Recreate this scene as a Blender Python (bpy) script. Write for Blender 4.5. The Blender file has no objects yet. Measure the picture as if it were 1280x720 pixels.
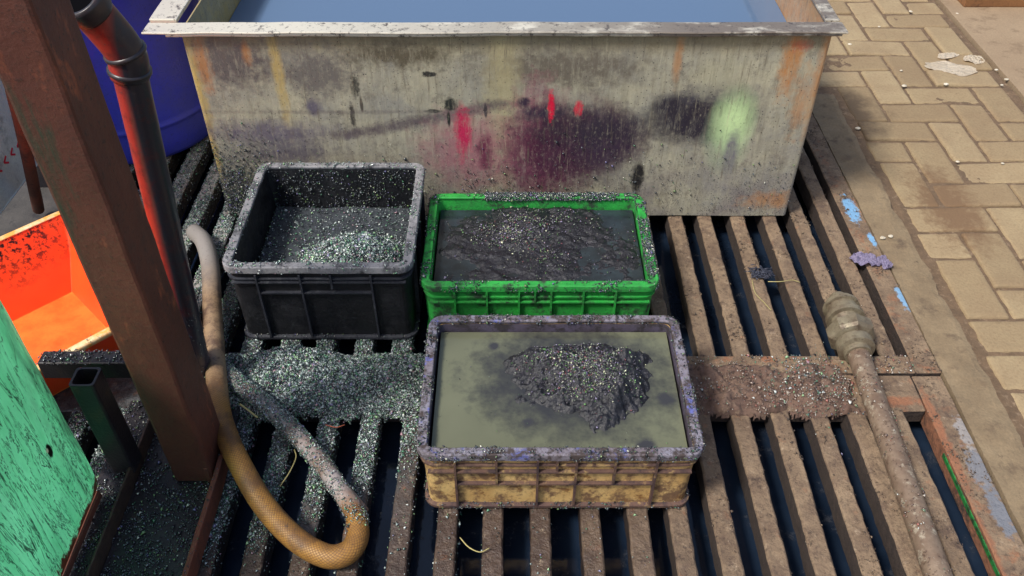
import bpy, bmesh, math, random
import numpy as np
from mathutils import Vector, Matrix, noise as mn
random.seed(7); RNG = np.random.default_rng(11)
sc = bpy.context.scene; COL = sc.collection
R = math.radians
F, CH, PITCH = 1080.0, 1.7, R(42)

def P(x, y, h):                                   # photo pixel -> point at height h
    u = (x-640)/F; v = -(y-360)/F
    dy = math.cos(PITCH)+v*math.sin(PITCH); dz = -math.sin(PITCH)+v*math.cos(PITCH)
    t = (h-CH)/dz
    return Vector((u*t, dy*t, h))
def PF(x, y, Y=2.236):                            # photo pixel -> point on upright plane Y
    u = (x-640)/F; v = -(y-360)/F
    dy = math.cos(PITCH)+v*math.sin(PITCH); dz = -math.sin(PITCH)+v*math.cos(PITCH)
    t = Y/dy
    return Vector((u*t, Y, CH+dz*t))
def lin(r, g, b):
    f = lambda c: (c/255/12.92) if c <= 10 else ((c/255+.055)/1.055)**2.4
    return (f(r), f(g), f(b), 1)

# ------------------------------------------------------------------ materials
class Mat:
    def __init__(s, name, rough=.6, metal=0., spec=.5):
        s.m = bpy.data.materials.new(name); s.m.use_nodes = True
        s.t = s.m.node_tree; s.n = s.t.nodes; s.l = s.t.links
        s.b = s.n['Principled BSDF']
        s.b.inputs['Roughness'].default_value = rough
        s.b.inputs['Metallic'].default_value = metal
        s.b.inputs['Specular IOR Level'].default_value = spec
        g = s.n.new('ShaderNodeNewGeometry'); s.pos = g.outputs['Position']; s.rand = g.outputs['Random Per Island']; s.normal = g.outputs['Normal']
    def link(s, a, b):
        s.l.new(a, b)
    def put(s, sock, v):
        if hasattr(v, 'node'): s.l.new(v, sock)
        else: sock.default_value = v
    def math(s, op, a, b=0., c=None, clamp=False):
        n = s.n.new('ShaderNodeMath'); n.operation = op; n.use_clamp = clamp
        s.put(n.inputs[0], a); s.put(n.inputs[1], b)
        if c is not None: s.put(n.inputs[2], c)
        return n.outputs[0]
    def vscale(s, sc3, off=(0, 0, 0), vec=None):
        n = s.n.new('ShaderNodeMapping'); n.inputs['Scale'].default_value = sc3; n.inputs['Location'].default_value = off
        s.l.new(vec or s.pos, n.inputs[0]); return n.outputs[0]
    def noise(s, scale, detail=4, rough=.55, stretch=None, off=(0, 0, 0), dist=0.):
        n = s.n.new('ShaderNodeTexNoise'); n.inputs['Scale'].default_value = scale
        n.inputs['Detail'].default_value = detail; n.inputs['Roughness'].default_value = rough; n.inputs['Distortion'].default_value = dist
        s.l.new(s.vscale(stretch or (1, 1, 1), off), n.inputs['Vector'])
        return n.outputs['Fac']
    def voro(s, scale, feature='F1', stretch=None, out='Distance'):
        n = s.n.new('ShaderNodeTexVoronoi'); n.inputs['Scale'].default_value = scale; n.feature = feature
        s.l.new(s.vscale(stretch or (1, 1, 1)), n.inputs['Vector'])
        return n.outputs[out]
    def rng(s, v, a, b, c=0., d=1.):
        n = s.n.new('ShaderNodeMapRange'); n.clamp = True
        s.put(n.inputs[0], v)
        for i, q in enumerate((a, b, c, d)): n.inputs[1+i].default_value = q
        return n.outputs[0]
    def ramp(s, v, stops, const=False):
        n = s.n.new('ShaderNodeValToRGB'); s.put(n.inputs[0], v); e = n.color_ramp
        if const: e.interpolation = 'CONSTANT'
        while len(e.elements) < len(stops): e.elements.new(.5)
        for q, (p, c) in zip(e.elements, stops): q.position = p; q.color = c
        return n.outputs[0]
    def mix(s, f, a, b, blend='MIX'):
        n = s.n.new('ShaderNodeMix'); n.data_type = 'RGBA'; n.blend_type = blend
        s.put(n.inputs[0], f); s.put(n.inputs[6], a); s.put(n.inputs[7], b)
        return n.outputs[2]
    def blob(s, c, r, soft=.5, wob=.5, wscale=25, amount=1.):
        # warped ellipsoid patch: 1 inside, 0 outside
        wscale = wscale*1.0
        n = s.n.new('ShaderNodeVectorMath'); n.operation = 'SUBTRACT'; s.l.new(s.pos, n.inputs[0]); n.inputs[1].default_value = c
        d = s.n.new('ShaderNodeVectorMath'); d.operation = 'DIVIDE'; s.l.new(n.outputs[0], d.inputs[0]); d.inputs[1].default_value = r
        e = s.n.new('ShaderNodeVectorMath'); e.operation = 'LENGTH'; s.l.new(d.outputs[0], e.inputs[0])
        v = s.math('ADD', e.outputs['Value'], s.math('MULTIPLY', s.math('SUBTRACT', s.noise(wscale, 4, .7, off=(c[0]*3, 0, c[2]*3)), .5), wob*2))
        return s.rng(v, 1.+soft*.5, 1.-soft*.5, 0, amount)
    def band(s, axis, a, b, soft=.01):           # 0..1 between coordinate a and b
        x = s.n.new('ShaderNodeSeparateXYZ'); s.l.new(s.pos, x.inputs[0]); return s.rng(x.outputs[axis], a, b)
    def bump(s, h, strength=.5, dist=.003):
        n = s.n.new('ShaderNodeBump'); n.inputs['Strength'].default_value = strength; n.inputs['Distance'].default_value = dist
        s.put(n.inputs['Height'], h)
        prev = s.b.inputs['Normal']
        if prev.is_linked: s.l.new(prev.links[0].from_socket, n.inputs['Normal'])
        s.l.new(n.outputs[0], prev); return s
    def color(s, c): s.put(s.b.inputs['Base Color'], c); return s
    def rough(s, v): s.put(s.b.inputs['Roughness'], v); return s

def grimy(name, c1, c2, c3=None, rough=.6, metal=0., scale=14, c3amt=(.55, .68), bumpd=.003, fine=140, rr=None, dark=None, dthr=(.56, .66)):
    m = Mat(name, rough, metal)
    n1 = m.noise(scale, 6, .65); n2 = m.noise(fine, 3, .6)
    c = m.mix(m.rng(n1, .35, .65), c1, c2)
    if c3: c = m.mix(m.rng(m.noise(scale*1.7, 6, .7, off=(3, 7, 1)), *c3amt), c, c3)
    if dark: c = m.mix(m.rng(m.noise(scale*3.1, 5, .7, off=(9, 2, 5)), *dthr), c, dark)
    c = m.mix(m.rng(n2, .3, .7, 0, .35), c, (c1[0]*.45, c1[1]*.45, c1[2]*.45, 1))
    m.color(c)
    m.bump(m.math('ADD', m.math('MULTIPLY', n1, .6), m.math('MULTIPLY', n2, .5)), .8, bumpd)
    if rr: m.rough(m.rng(n1, .3, .7, *rr))
    return m

MT = {}
# grating steel: warm dusty rust on the right, cold grey brown on the left
def grate_mat(name, red=.0):
    m = Mat(name, .75, .0, .4)
    n1 = m.noise(9, 7, .7); n2 = m.noise(60, 5, .65); n3 = m.noise(230, 2, .5)
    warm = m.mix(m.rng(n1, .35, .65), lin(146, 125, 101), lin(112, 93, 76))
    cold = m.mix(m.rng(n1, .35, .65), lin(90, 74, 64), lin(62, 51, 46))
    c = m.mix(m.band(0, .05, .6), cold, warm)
    c = m.mix(m.math('MULTIPLY', m.band(0, -.18, -.36), m.band(1, 1.0, 1.2)), c, m.mix(m.rng(n2, .4, .6), lin(96, 100, 102), lin(66, 70, 72)))
    c = m.mix(m.math('MULTIPLY', m.band(0, -.78, -.86), m.band(1, 1.6, 1.8)), c, m.mix(m.rng(n2, .35, .65), lin(200, 196, 190), lin(150, 146, 142)))  # far-left bars painted paler to offset the shadow of post and drum
    c = m.mix(m.rng(m.noise(17, 6, .7, off=(4, 4, 0)), .60-red, .74-red, 0, .7), c, lin(150, 96, 66))
    c = m.mix(m.rng(m.noise(15, 7, .8, off=(1, 9, 0)), .50, .64, 0, .75), c, lin(84, 68, 60))
    c = m.mix(m.rng(m.noise(44, 6, .8, off=(6, 9, 0)), .54, .66, 0, .8), c, lin(62, 50, 46))
    c = m.mix(m.rng(m.noise(38, 6, .8, off=(8, 2, 0)), .58, .70, 0, .7), c, lin(176, 156, 132))
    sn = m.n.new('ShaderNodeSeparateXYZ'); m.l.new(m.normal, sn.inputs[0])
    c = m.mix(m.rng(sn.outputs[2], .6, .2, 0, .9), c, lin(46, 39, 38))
    c = m.mix(m.rng(n3, .5, .8, 0, .4), c, lin(84, 66, 56))
    m.color(c); m.rough(m.math('ADD', m.rng(n2, .3, .7, .28, .55), m.band(0, .2, .6)))
    m.b.inputs['Coat Weight'].default_value = 0.
    m.bump(m.math('ADD', n2, m.math('MULTIPLY', n3, .2)), .8, .006)
    m.bump(m.noise(24, 5, .7), .8, .010)
    return m
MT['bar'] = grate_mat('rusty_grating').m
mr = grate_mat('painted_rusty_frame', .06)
c0 = mr.b.inputs['Base Color'].links[0].from_socket
for (px, py, rx, ry, col, hh) in [(1064, 262, .020, .07, lin(120, 164, 200), 0), (1090, 300, .010, .03, lin(120, 164, 200), 0), (1128, 372, .012, .05, lin(124, 160, 190), 0), (1160, 418, .010, .05, lin(124, 160, 190), 0),
                              (1225, 585, .026, .06, lin(122, 122, 126), 0), (1252, 640, .022, .06, lin(116, 118, 124), 0), (1205, 540, .015, .05, lin(146, 140, 136), 0)]:
    p = P(px, py, 0)
    c0 = mr.mix(mr.blob(p, (rx, ry, .1), .35, 1.3, 55), c0, col)
for (px, py, rx, ry) in [(1168, 520, .012, .08), (1190, 570, .014, .1), (1235, 680, .014, .1), (1120, 500, .06, .014), (960, 450, .02, .012)]:
    p = P(px, py, 0)
    c0 = mr.mix(mr.blob(p, (rx, ry, .1), .6, 1.2, 50, .8), c0, lin(146, 98, 72))
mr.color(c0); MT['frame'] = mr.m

m = Mat('green_slime_paint', .5); n = m.noise(60, 5, .7)
m.color(m.mix(m.rng(n, .4, .6), lin(40, 130, 60), lin(40, 58, 40))).bump(n, .6, .003); MT['slime'] = m.m

m = Mat('pit_water', .07, 0, .5); n = m.noise(7, 3, .5); m.color(m.mix(m.rng(n, .4, .7), (.008, .015, .030, 1), (.016, .028, .052, 1))); sc_ = m.rng(m.noise(10, 7, .8, off=(3, 3, 0)), .55, .66, 0, .8); m.color(m.mix(sc_, m.b.inputs['Base Color'].links[0].from_socket, lin(58, 60, 66))); m.rough(m.rng(sc_, 0, .8, .06, .45)); m.bump(m.noise(9, 2), .1, .004); MT['pitwater'] = m.m
m = Mat('tank_water', .06, 0, .6); m.color((.10, .16, .26, 1)); m.bump(m.noise(5, 2), .08, .004); MT['tankwater'] = m.m
MT['pit'] = grimy('wet_pit_concrete', lin(40, 40, 44), lin(60, 58, 58), rough=.5).m
MT['floor'] = grimy('dirty_concrete_floor', lin(80, 76, 72), lin(58, 56, 54), lin(40, 38, 40), rough=.8).m
MT['slab'] = grimy('dusty_slab', lin(162, 140, 112), lin(150, 128, 102), lin(128, 107, 84), rough=.9, scale=5).m

m = Mat('dusty_pavers', .9, 0, .3)
n1 = m.noise(6, 6, .65); n2 = m.noise(120, 4, .7)
c = m.ramp(m.rand, [(0, lin(144, 125, 96)), (.5, lin(157, 138, 106)), (1, lin(168, 149, 116))])
c = m.mix(m.rng(n1, .35, .7, 0, .45), c, lin(128, 104, 80))
c = m.mix(m.rng(m.noise(24, 6, .75, off=(2, 2, 0)), .62, .72, 0, .6), c, lin(96, 76, 60))
c = m.mix(m.blob(P(1045, 135, 0), (.17, .22, .3), .6, .6, 12), c, lin(92, 78, 62))
c = m.mix(m.blob(P(1190, 250, 0), (.09, .2, .3), .8, 1.1, 30), c, lin(120, 96, 72))
c = m.mix(m.rng(n2, .45, .8, 0, .5), c, lin(110, 88, 66))
m.color(c); m.bump(n2, .6, .002); m.bump(m.noise(30, 5), .5, .004); MT['paver'] = m.m
MT['grout'] = grimy('joint_dirt', lin(120, 98, 76), lin(98, 80, 62), lin(146, 124, 100), rough=1, scale=30, bumpd=.006).m
MT['strip'] = grimy('dusty_cement_kerb', lin(146, 127, 99), lin(124, 106, 82), lin(100, 83, 66), rough=.95, scale=8, bumpd=.005, dark=lin(84, 70, 58), dthr=(.64, .72)).m
mm = grimy('brown_mud', lin(116, 92, 78), lin(92, 70, 60), lin(138, 116, 96), rough=.85, scale=22, bumpd=.008, dark=lin(62, 46, 42))
mm.color(mm.mix(mm.band(0, -.02, -.16), mm.b.inputs['Base Color'].links[0].from_socket, lin(54, 58, 62))); mm.rough(mm.math('ADD', mm.band(0, -.16, .3), .0)); mm.rough(mm.rng(mm.band(0, -.16, .3), 0, 1, .25, .85)); MT['mud'] = mm.m
MT['darkmud'] = grimy('dark_sludge', lin(64, 70, 76), lin(46, 50, 56), lin(78, 84, 88), rough=.6, scale=26, bumpd=.008).m

# tank steel
m = Mat('stained_galvanised_steel', .62, .0, .5)
n1 = m.noise(7, 7, .7); n2 = m.noise(70, 5, .7); st = m.noise(9, 6, .7, stretch=(5, 1, .7)); st2 = m.noise(26, 6, .75, stretch=(2.4, 1, .35))
c = m.mix(m.rng(n1, .35, .65), lin(182, 175, 150), lin(148, 145, 134))
c = m.mix(m.rng(st, .45, .75, 0, .6), c, lin(120, 112, 92))
c = m.mix(m.rng(st2, .52, .72, 0, .55), c, lin(190, 184, 156))
c = m.mix(m.rng(m.noise(19, 7, .8, off=(5, 0, 2)), .52, .66, 0, .75), c, lin(108, 102, 92))
zb = m.band(2, .36, .05); c = m.mix(m.math('MULTIPLY', zb, m.rng(m.noise(8, 5, .7, off=(2, 0, 7)), .4, .65, 0, .7)), c, lin(118, 108, 112))
tp = m.band(2, .56, .60); c = m.mix(m.math('MULTIPLY', tp, .6), c, lin(126, 112, 78))  # olive band: the shadow under the rim lip, painted into the wall colour
TEX = m.rng(m.math('ADD', m.math('MULTIPLY', m.noise(22, 7, .75, stretch=(2.2, 1, .35), off=(2, 8, 2)), .7), m.math('MULTIPLY', m.noise(90, 5, .8, stretch=(1.5, 1, .6), off=(1, 1, 8)), .3)), .38, .50, .45, 1)
def tb(x, y, rx, ry, col, soft=.5, wob=.35, ws=22, amt=1.):
    global c
    p = PF(x, y); k = p.y*math.cos(PITCH)-(p.z-CH)*math.sin(PITCH)
    c = m.mix(m.math('MULTIPLY', m.blob(p, (rx*k/F, 1, ry*k/F*1.25), soft+.15, wob*1.7, ws*1.3, amt), TEX), c, col)
OCH = lin(186, 160, 96); RST = lin(178, 124, 76); PUR = lin(60, 44, 62); MAG = lin(190, 30, 80); BLK = lin(44, 38, 50); DG = lin(96, 90, 88)
tb(290, 78, 50, 26, DG, .8, .8); tb(395, 90, 45, 25, lin(112, 106, 100), .8, .8); tb(500, 70, 60, 12, lin(96, 88, 72), .9, .8); tb(700, 85, 90, 20, lin(112, 104, 92), .9, .9)
tb(245, 110, 9, 55, OCH, .9, .5); tb(349, 95, 6, 55, OCH, .9, .5, amt=.8); tb(255, 82, 8, 26, RST, .8, .6, amt=.8); tb(308, 66, 5, 12, RST, .8, .6, amt=.7); tb(264, 190, 8, 40, OCH, .9, .6)
tb(628, 120, 20, 90, lin(176, 164, 124), .9, .4, amt=.7)
tb(335, 165, 70, 12, lin(92, 84, 104), .9, .7, amt=.8); tb(360, 190, 50, 16, lin(88, 80, 92), .9, .9, amt=.8); tb(392, 134, 9, 8, lin(100, 94, 106), .8, .5)
for i in range(9):
    q = i/8; tb(430+190*q, 168-8*math.sin(q*3)-36*q*q, 20, 5, lin(84, 72, 80), .9, .6, 40, .75)
tb(590, 190, 52, 38, lin(160, 100, 110), .9, .5, 20, .8); tb(579, 166, 9, 26, MAG, .7, .5, 40, .95); tb(606, 190, 9, 18, lin(110, 54, 74), .8, .6)
tb(672, 180, 34, 56, lin(142, 66, 92), .8, .5, 20, .9); tb(655, 128, 8, 5, PUR); tb(690, 205, 50, 36, lin(92, 50, 70), .9, .5); tb(718, 172, 66, 36, lin(78, 32, 56), .7, .35, 16); tb(735, 185, 60, 34, lin(58, 36, 54), .8, .4, 16, .8); tb(762, 172, 40, 30, PUR, .7, .5)
tb(680, 140, 30, 9, PUR, .8, .6); tb(735, 160, 80, 18, BLK, .8, .9, 30, .6)
tb(689, 134, 4, 15, lin(214, 20, 60), .5, .6, 60); tb(723, 137, 5, 8, lin(214, 20, 60), .5, .6, 60)
tb(874, 150, 60, 27, BLK, .5, .3, 14); tb(850, 137, 36, 16, BLK, .5, .3, 14); tb(905, 140, 34, 26, BLK, .6, .3, 14); tb(900, 118, 50, 10, lin(86, 84, 92), .9, .6, 20, .7)
tb(910, 168, 20, 30, lin(160, 184, 144), 1.3, .2, 14, .8); tb(917, 150, 20, 26, lin(200, 226, 164), 1.2, .15, 14); tb(912, 196, 8, 24, lin(120, 116, 120), .8, .5)
tb(990, 78, 12, 34, RST, .8, .7, amt=.9); tb(1026, 90, 6, 60, RST, 1.1, .5, amt=.8); tb(1000, 130, 9, 30, RST, .9, .9, amt=.6); tb(848, 72, 5, 24, RST, .9, .6, amt=.7); tb(965, 250, 30, 9, RST, .9, .8, amt=.7)
tb(1003, 58, 12, 5, lin(186, 84, 66), 1.0, .9, 60, .5); tb(903, 100, 30, 20, lin(170, 166, 140), .9, .9, amt=.6)
tb(797, 222, 8, 17, lin(40, 38, 38), .3, .3); tb(563, 131, 8, 7, lin(44, 46, 44), .3, .4); tb(561, 148, 2, 9, lin(44, 46, 44), .4, .3); tb(541, 139, 9, 2, lin(44, 46, 44), .4, .4); tb(536, 93, 10, 3, lin(50, 50, 48), .4, .7, 60); tb(607, 138, 2, 8, lin(70, 62, 66), .4, .3)
tb(444, 108, 5, 11, lin(60, 58, 52), .4, .6, 60); tb(441, 145, 3, 14, lin(70, 66, 60), .4, .6, 60); tb(452, 130, 2, 8, lin(80, 74, 66), .4, .3); tb(440, 140, 170, 2, lin(100, 90, 90), .9, .9, 30, .4)
# splashes of black specks, denser low down
sp = m.voro(85, 'F1'); sm = m.rng(m.noise(6, 3, .6, off=(1, 1, 1)), .35, .6)
c = m.mix(m.math('MULTIPLY', m.rng(sp, .17, .12), m.math('MULTIPLY', sm, .9)), c, lin(52, 50, 50))
sp2 = m.voro(190, 'F1'); low = m.band(2, .30, .0)
c = m.mix(m.math('MULTIPLY', m.rng(sp2, .34, .2), m.math('MULTIPLY', low, m.rng(m.noise(9, 3, .6), .4, .55))), c, lin(50, 50, 52))
c = m.mix(m.rng(n2, .6, .85, 0, .3), c, lin(96, 88, 74))
c = m.mix(m.rng(m.noise(110, 4, .7, stretch=(1, 1, .6), off=(7, 7, 7)), .55, .75, 0, .3), c, lin(206, 198, 168))
c = m.mix(m.rng(m.noise(34, 7, .75, stretch=(2.6, 1, .22), off=(4, 1, 9)), .55, .66, 0, .7), c, lin(104, 94, 80))
c = m.mix(m.rng(m.noise(30, 7, .75, stretch=(3, 1, .2), off=(14, 1, 2)), .60, .70, 0, .35), c, lin(216, 206, 172))
m.color(c); m.rough(m.rng(n1, .3, .7, .32, .65)); m.bump(n2, .3, .002); m.bump(n1, .4, .008); MT['tank'] = m.m
m = Mat('pale_rim_steel', .38, .3, .5); n1 = m.noise(14, 6, .7, stretch=(.5, 1, 1)); 
xg = m.band(0, -.6, .5)
c = m.mix(m.math('MULTIPLY', xg, m.rng(n1, .34, .50)), lin(226, 218, 198), lin(128, 116, 104))
c = m.mix(m.rng(m.noise(28, 6, .75, off=(3, 3, 3)), .56, .64), c, lin(88, 78, 72)); c = m.mix(m.rng(m.noise(70, 5, .8, off=(3, 9, 3)), .58, .64, 0, .8), c, lin(60, 52, 50)); m.color(c); m.bump(m.noise(60, 5), .4, .002); MT['rim'] = m.m

# plastics
def plastic(name, c1, c2, grime, thr=(.5, .62), rough=.45, scale=16, c3=None):
    m = Mat(name, rough, 0, .5)
    n1 = m.noise(scale, 7, .72); n2 = m.noise(150, 4, .7)
    c = m.mix(m.rng(m.noise(11, 5, .6, off=(6, 1, 2)), .35, .65), c1, c2)
    if c3: c = m.mix(m.rng(m.noise(21, 6, .7, off=(1, 6, 2)), .55, .62), c, c3)
    c = m.mix(m.rng(n1, *thr), c, grime)
    c = m.mix(m.rng(n2, .56, .68, 0, .6), c, grime)
    m.color(c); m.rough(m.rng(n1, .35, .65, rough, .85)); m.bump(n2, .5, .002); m.bump(n1, .4, .003)
    return m.m
MT['blackpl'] = plastic('black_crate_plastic', lin(12, 13, 18), lin(18, 19, 25), lin(42, 44, 50), (.58, .76), .35)
MT['blackrib'] = plastic('scuffed_black_rib', lin(34, 36, 44), lin(50, 52, 60), lin(80, 82, 86), (.55, .7), .35)
MT['blackrim'] = plastic('dusty_black_rim', lin(150, 148, 150), lin(112, 112, 116), lin(62, 62, 66), (.5, .62), .5)
MT['greenpl'] = plastic('green_crate_plastic', lin(52, 176, 72), lin(38, 140, 58), lin(44, 66, 46), (.50, .62), .42, 20)
MT['brownpl'] = plastic('dirty_brown_crate_plastic', lin(108, 82, 68), lin(84, 62, 58), lin(60, 46, 48), (.5, .62), .6, 24, lin(150, 124, 84))
MT['ochrepl'] = plastic('ochre_crate_panel', lin(216, 182, 120), lin(190, 152, 94), lin(112, 84, 60), (.47, .60), .5, 26, lin(130, 92, 52))
MT['brownrim'] = plastic('lavender_grey_rim', lin(140, 138, 152), lin(112, 102, 108), lin(66, 56, 54), (.45, .56), .5, 34, lin(98, 104, 166))
MT['lining'] = plastic('grimy_lavender_lining', lin(92, 84, 104), lin(74, 66, 74), lin(52, 46, 50), (.48, .6), .5, 24)
m = Mat('orange_red_plastic', .35, 0, .5); n1 = m.noise(60, 5, .75)
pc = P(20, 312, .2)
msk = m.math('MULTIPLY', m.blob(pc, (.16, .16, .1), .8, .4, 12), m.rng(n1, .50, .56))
c = m.mix(m.rng(m.noise(9, 4), .3, .7), (.95, .075, .012, 1), (.95, .10, .015, 1))
zz = m.band(2, .012, .008)
c = m.mix(m.math('MULTIPLY', zz, m.rng(m.noise(11, 5, .7), .35, .6, .25, 1)), c, (.95, .25, .04, 1))  # tray floor painted yellower, its sunlit glow put into the colour
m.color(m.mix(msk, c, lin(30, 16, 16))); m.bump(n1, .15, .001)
m.b.inputs['Subsurface Weight'].default_value = .15; m.b.inputs['Subsurface Radius'].default_value = (.05, .01, .005); MT['orange'] = m.m
m = Mat('yellow_tray_rim', .4); m.color(m.mix(m.rng(m.noise(26, 5, .7), .4, .6), (.95, .45, .10, 1), (.95, .75, .45, 1))); MT['orangerim'] = m.m
MT['blue'] = plastic('blue_drum_plastic', lin(62, 70, 214), lin(70, 78, 196), lin(56, 56, 140), (.62, .8), .22, 10)
# rust brown post with green remnants
m = Mat('rust_brown_paint', .55, .1, .5); n1 = m.noise(10, 6, .7, stretch=(1, 1, .4)); n2 = m.noise(80, 5, .7)
c = m.mix(m.rng(n1, .35, .65), lin(104, 57, 42), lin(80, 43, 34)); c = m.mix(m.rng(m.noise(13, 5, .7, stretch=(1, 1, .4), off=(0, 3, 3)), .58, .7), c, lin(162, 88, 56))
c = m.mix(m.rng(m.noise(34, 7, .8, off=(3, 1, 0)), .52, .64, 0, .7), c, lin(78, 50, 42)); c = m.mix(m.rng(m.noise(46, 6, .8, off=(0, 1, 3)), .60, .66, 0, .7), c, lin(40, 30, 28)); c = m.mix(m.rng(n2, .58, .66, 0, .8), c, lin(48, 34, 30))
sx = m.n.new('ShaderNodeSeparateXYZ'); m.l.new(m.normal, sx.inputs[0]); ff = m.rng(sx.outputs[1], -.5, -.8)
gm = m.math('MULTIPLY', ff, m.rng(m.noise(9, 5, .7, stretch=(2, 1, .25), off=(5, 5, 5)), .57, .68))
c = m.mix(ff, c, m.mix(.4, c, lin(84, 50, 42))); c = m.mix(m.math('MULTIPLY', gm, .8), c, lin(34, 62, 46))
m.color(c); m.bump(n2, .5, .003); m.bump(m.noise(12, 5, .6, stretch=(1, 1, .4)), .35, .008); MT['post'] = m.m
m = Mat('mint_green_scratched_paint', .45); n1 = m.noise(10, 6, .7, stretch=(1, 2.4, .45)); n2 = m.noise(60, 5, .7)
gv = m.voro(9, 'DISTANCE_TO_EDGE', stretch=(1, 2.2, .55)); wn = m.noise(7, 5, .62, stretch=(1, 3.2, .45), off=(3, 1, 6), dist=.8)
c = m.mix(m.rng(n1, .35, .65), lin(164, 242, 204), lin(140, 228, 184))
c = m.mix(m.rng(m.math('ABSOLUTE', m.math('SUBTRACT', wn, .5)), .010, .002, 0, .85), c, lin(34, 66, 50))
w2 = m.noise(5, 6, .7, stretch=(1, 4, .5), off=(13, 1, 6), dist=.5); c = m.mix(m.rng(m.math('ABSOLUTE', m.math('SUBTRACT', w2, .53)), .012, .003, 0, .8), c, lin(60, 110, 84))
c = m.mix(m.rng(m.noise(26, 6, .8, stretch=(1, 2.2, .6), off=(8, 8, 1)), .60, .70, 0, .75), c, lin(46, 92, 66))
c = m.mix(m.rng(n2, .66, .70), c, lin(26, 40, 32))
c = m.mix(m.blob((-.925, 1.066, .302), (1, .008, .018), .3, .4, 60), c, lin(24, 28, 26)); c = m.mix(m.blob((-.925, 1.06, .31), (1, .004, .006), .3, .3, 60), c, lin(180, 190, 170))
edge = m.math('ADD', m.band(2, .125, .07), m.math('MULTIPLY', m.math('SUBTRACT', m.noise(26, 6, .75, off=(1, 7, 7)), .5), 2.2)); c = m.mix(m.rng(edge, .55, .75), c, lin(104, 66, 48))
c = m.mix(m.math('MULTIPLY', m.band(1, 1.05, 1.19), m.rng(m.noise(12, 6, .75, stretch=(1, 2, .4), off=(6, 1, 1)), .45, .6, 0, .7)), c, lin(84, 120, 98))
m.color(c); m.bump(n1, .3, .003); m.bump(m.noise(4, 2), .8, .02); MT['mint'] = m.m
MT['rustedge'] = grimy('bare_rust_edge', lin(122, 66, 46), lin(94, 56, 42), lin(66, 44, 38), rough=.7, scale=20).m
MT['dullrust'] = grimy('dull_brown_steel', lin(84, 64, 48), lin(58, 44, 38), lin(40, 32, 32), rough=.6, scale=20).m
m = Mat('matte_black', 1., 0, 0.); m.color((.004, .004, .005, 1)); MT['voidblack'] = m.m
MT['darksteel'] = grimy('grimy_dark_steel', lin(46, 42, 44), lin(30, 28, 34), lin(66, 54, 44), rough=.45, scale=12).m
m = Mat('dark_pipe_red_reflection', .28, 0, .5); n1 = m.noise(10, 5, .6, stretch=(1, 1, .3))
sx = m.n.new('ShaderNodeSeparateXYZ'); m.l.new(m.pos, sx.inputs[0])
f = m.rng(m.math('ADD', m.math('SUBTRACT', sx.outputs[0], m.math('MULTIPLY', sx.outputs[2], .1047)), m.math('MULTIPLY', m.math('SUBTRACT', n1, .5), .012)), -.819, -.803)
c = m.mix(f, lin(168, 50, 40), lin(44, 44, 52)); c = m.mix(m.rng(m.noise(18, 6, .8), .5, .66, 0, .7), c, lin(84, 34, 34)); c = m.mix(m.rng(m.noise(70, 5, .75), .60, .68, 0, .7), c, lin(70, 64, 68)); c = m.mix(m.rng(sx.outputs[2], .35, .05, 0, .6), c, lin(70, 62, 74)); m.color(c); m.bump(m.noise(50, 5), .3, .002); MT['darkpipe_refl'] = m.m  # red on the left is the tray's reflection, painted into the dark pipe
m = Mat('black_rubber_sleeve', .35); m.color(m.mix(m.rng(m.noise(30, 5), .4, .7), lin(40, 40, 46), lin(64, 50, 50))); MT['rubber'] = m.m

def hose_mat(name, c1, c2, cell, spotty):
    m = Mat(name, .5); u = m.n.new('ShaderNodeUVMap'); s2 = m.n.new('ShaderNodeSeparateXYZ'); m.l.new(u.outputs[0], s2.inputs[0])
    U, V = s2.outputs[0], s2.outputs[1]
    def w(a, b): return m.math('ABSOLUTE', m.math('SINE', m.math('ADD', m.math('MULTIPLY', U, a), m.math('MULTIPLY', V, b))))
    k = 22*math.pi
    d = m.math('MINIMUM', w(k, cell), w(k, -cell))
    n = m.noise(16, 5, .7)
    if cell:
        c = m.mix(m.rng(d, .15, .45), c2, c1)
        c = m.mix(m.rng(n, .42, .62, 0, .8), c, lin(98, 68, 42))
        c = m.mix(m.band(1, 1.36, 1.5), c, m.mix(m.rng(m.noise(22, 6, .8, off=(5, 5, 1)), .42, .60), lin(158, 132, 102), lin(104, 82, 66))); c = m.mix(m.band(1, 1.75, 1.95), c, lin(150, 144, 138))
        m.bump(m.rng(d, .05, .5), .35, .0015); m.bump(m.noise(40, 5), .3, .002)
    else:
        c = m.mix(m.rng(n, .4, .6), c1, c2); c = m.mix(m.rng(m.math('ADD', m.band(1, 1.20, 1.06), m.math('MULTIPLY', n, .5)), .6, .95), c, lin(132, 92, 52)); m.bump(m.noise(90, 4), .5, .002)
    c = m.mix(m.rng(m.noise(110, 4, .7), .60, .68, 0, spotty), c, lin(50, 44, 46))
    m.color(c); return m.m
MT['braid'] = hose_mat('amber_braided_hose', lin(166, 120, 56), lin(112, 76, 40), 400., .6)
MT['hose_clear'] = hose_mat('grimy_pale_hose', lin(160, 150, 148), lin(128, 108, 98), 0, 1.)
MT['pipe'] = grimy('crusted_steel_pipe', lin(146, 126, 106), lin(116, 94, 78), lin(190, 180, 158), rough=.5, metal=.2, scale=22, bumpd=.002, dark=lin(82, 62, 50), dthr=(.56, .66)).m
MT['brass'] = grimy('crusted_union_fitting', lin(150, 140, 116), lin(112, 98, 80), lin(86, 68, 54), rough=.5, metal=.3, scale=24, bumpd=.002, dark=lin(72, 58, 48), dthr=(.6, .68)).m
MT['paper'] = grimy('crumpled_white_paper', lin(240, 228, 208), lin(226, 212, 190), rough=.9, scale=10).m
MT['lav'] = grimy('lavender_cloth', lin(186, 176, 206), lin(160, 150, 182), rough=.95, scale=40).m
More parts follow.
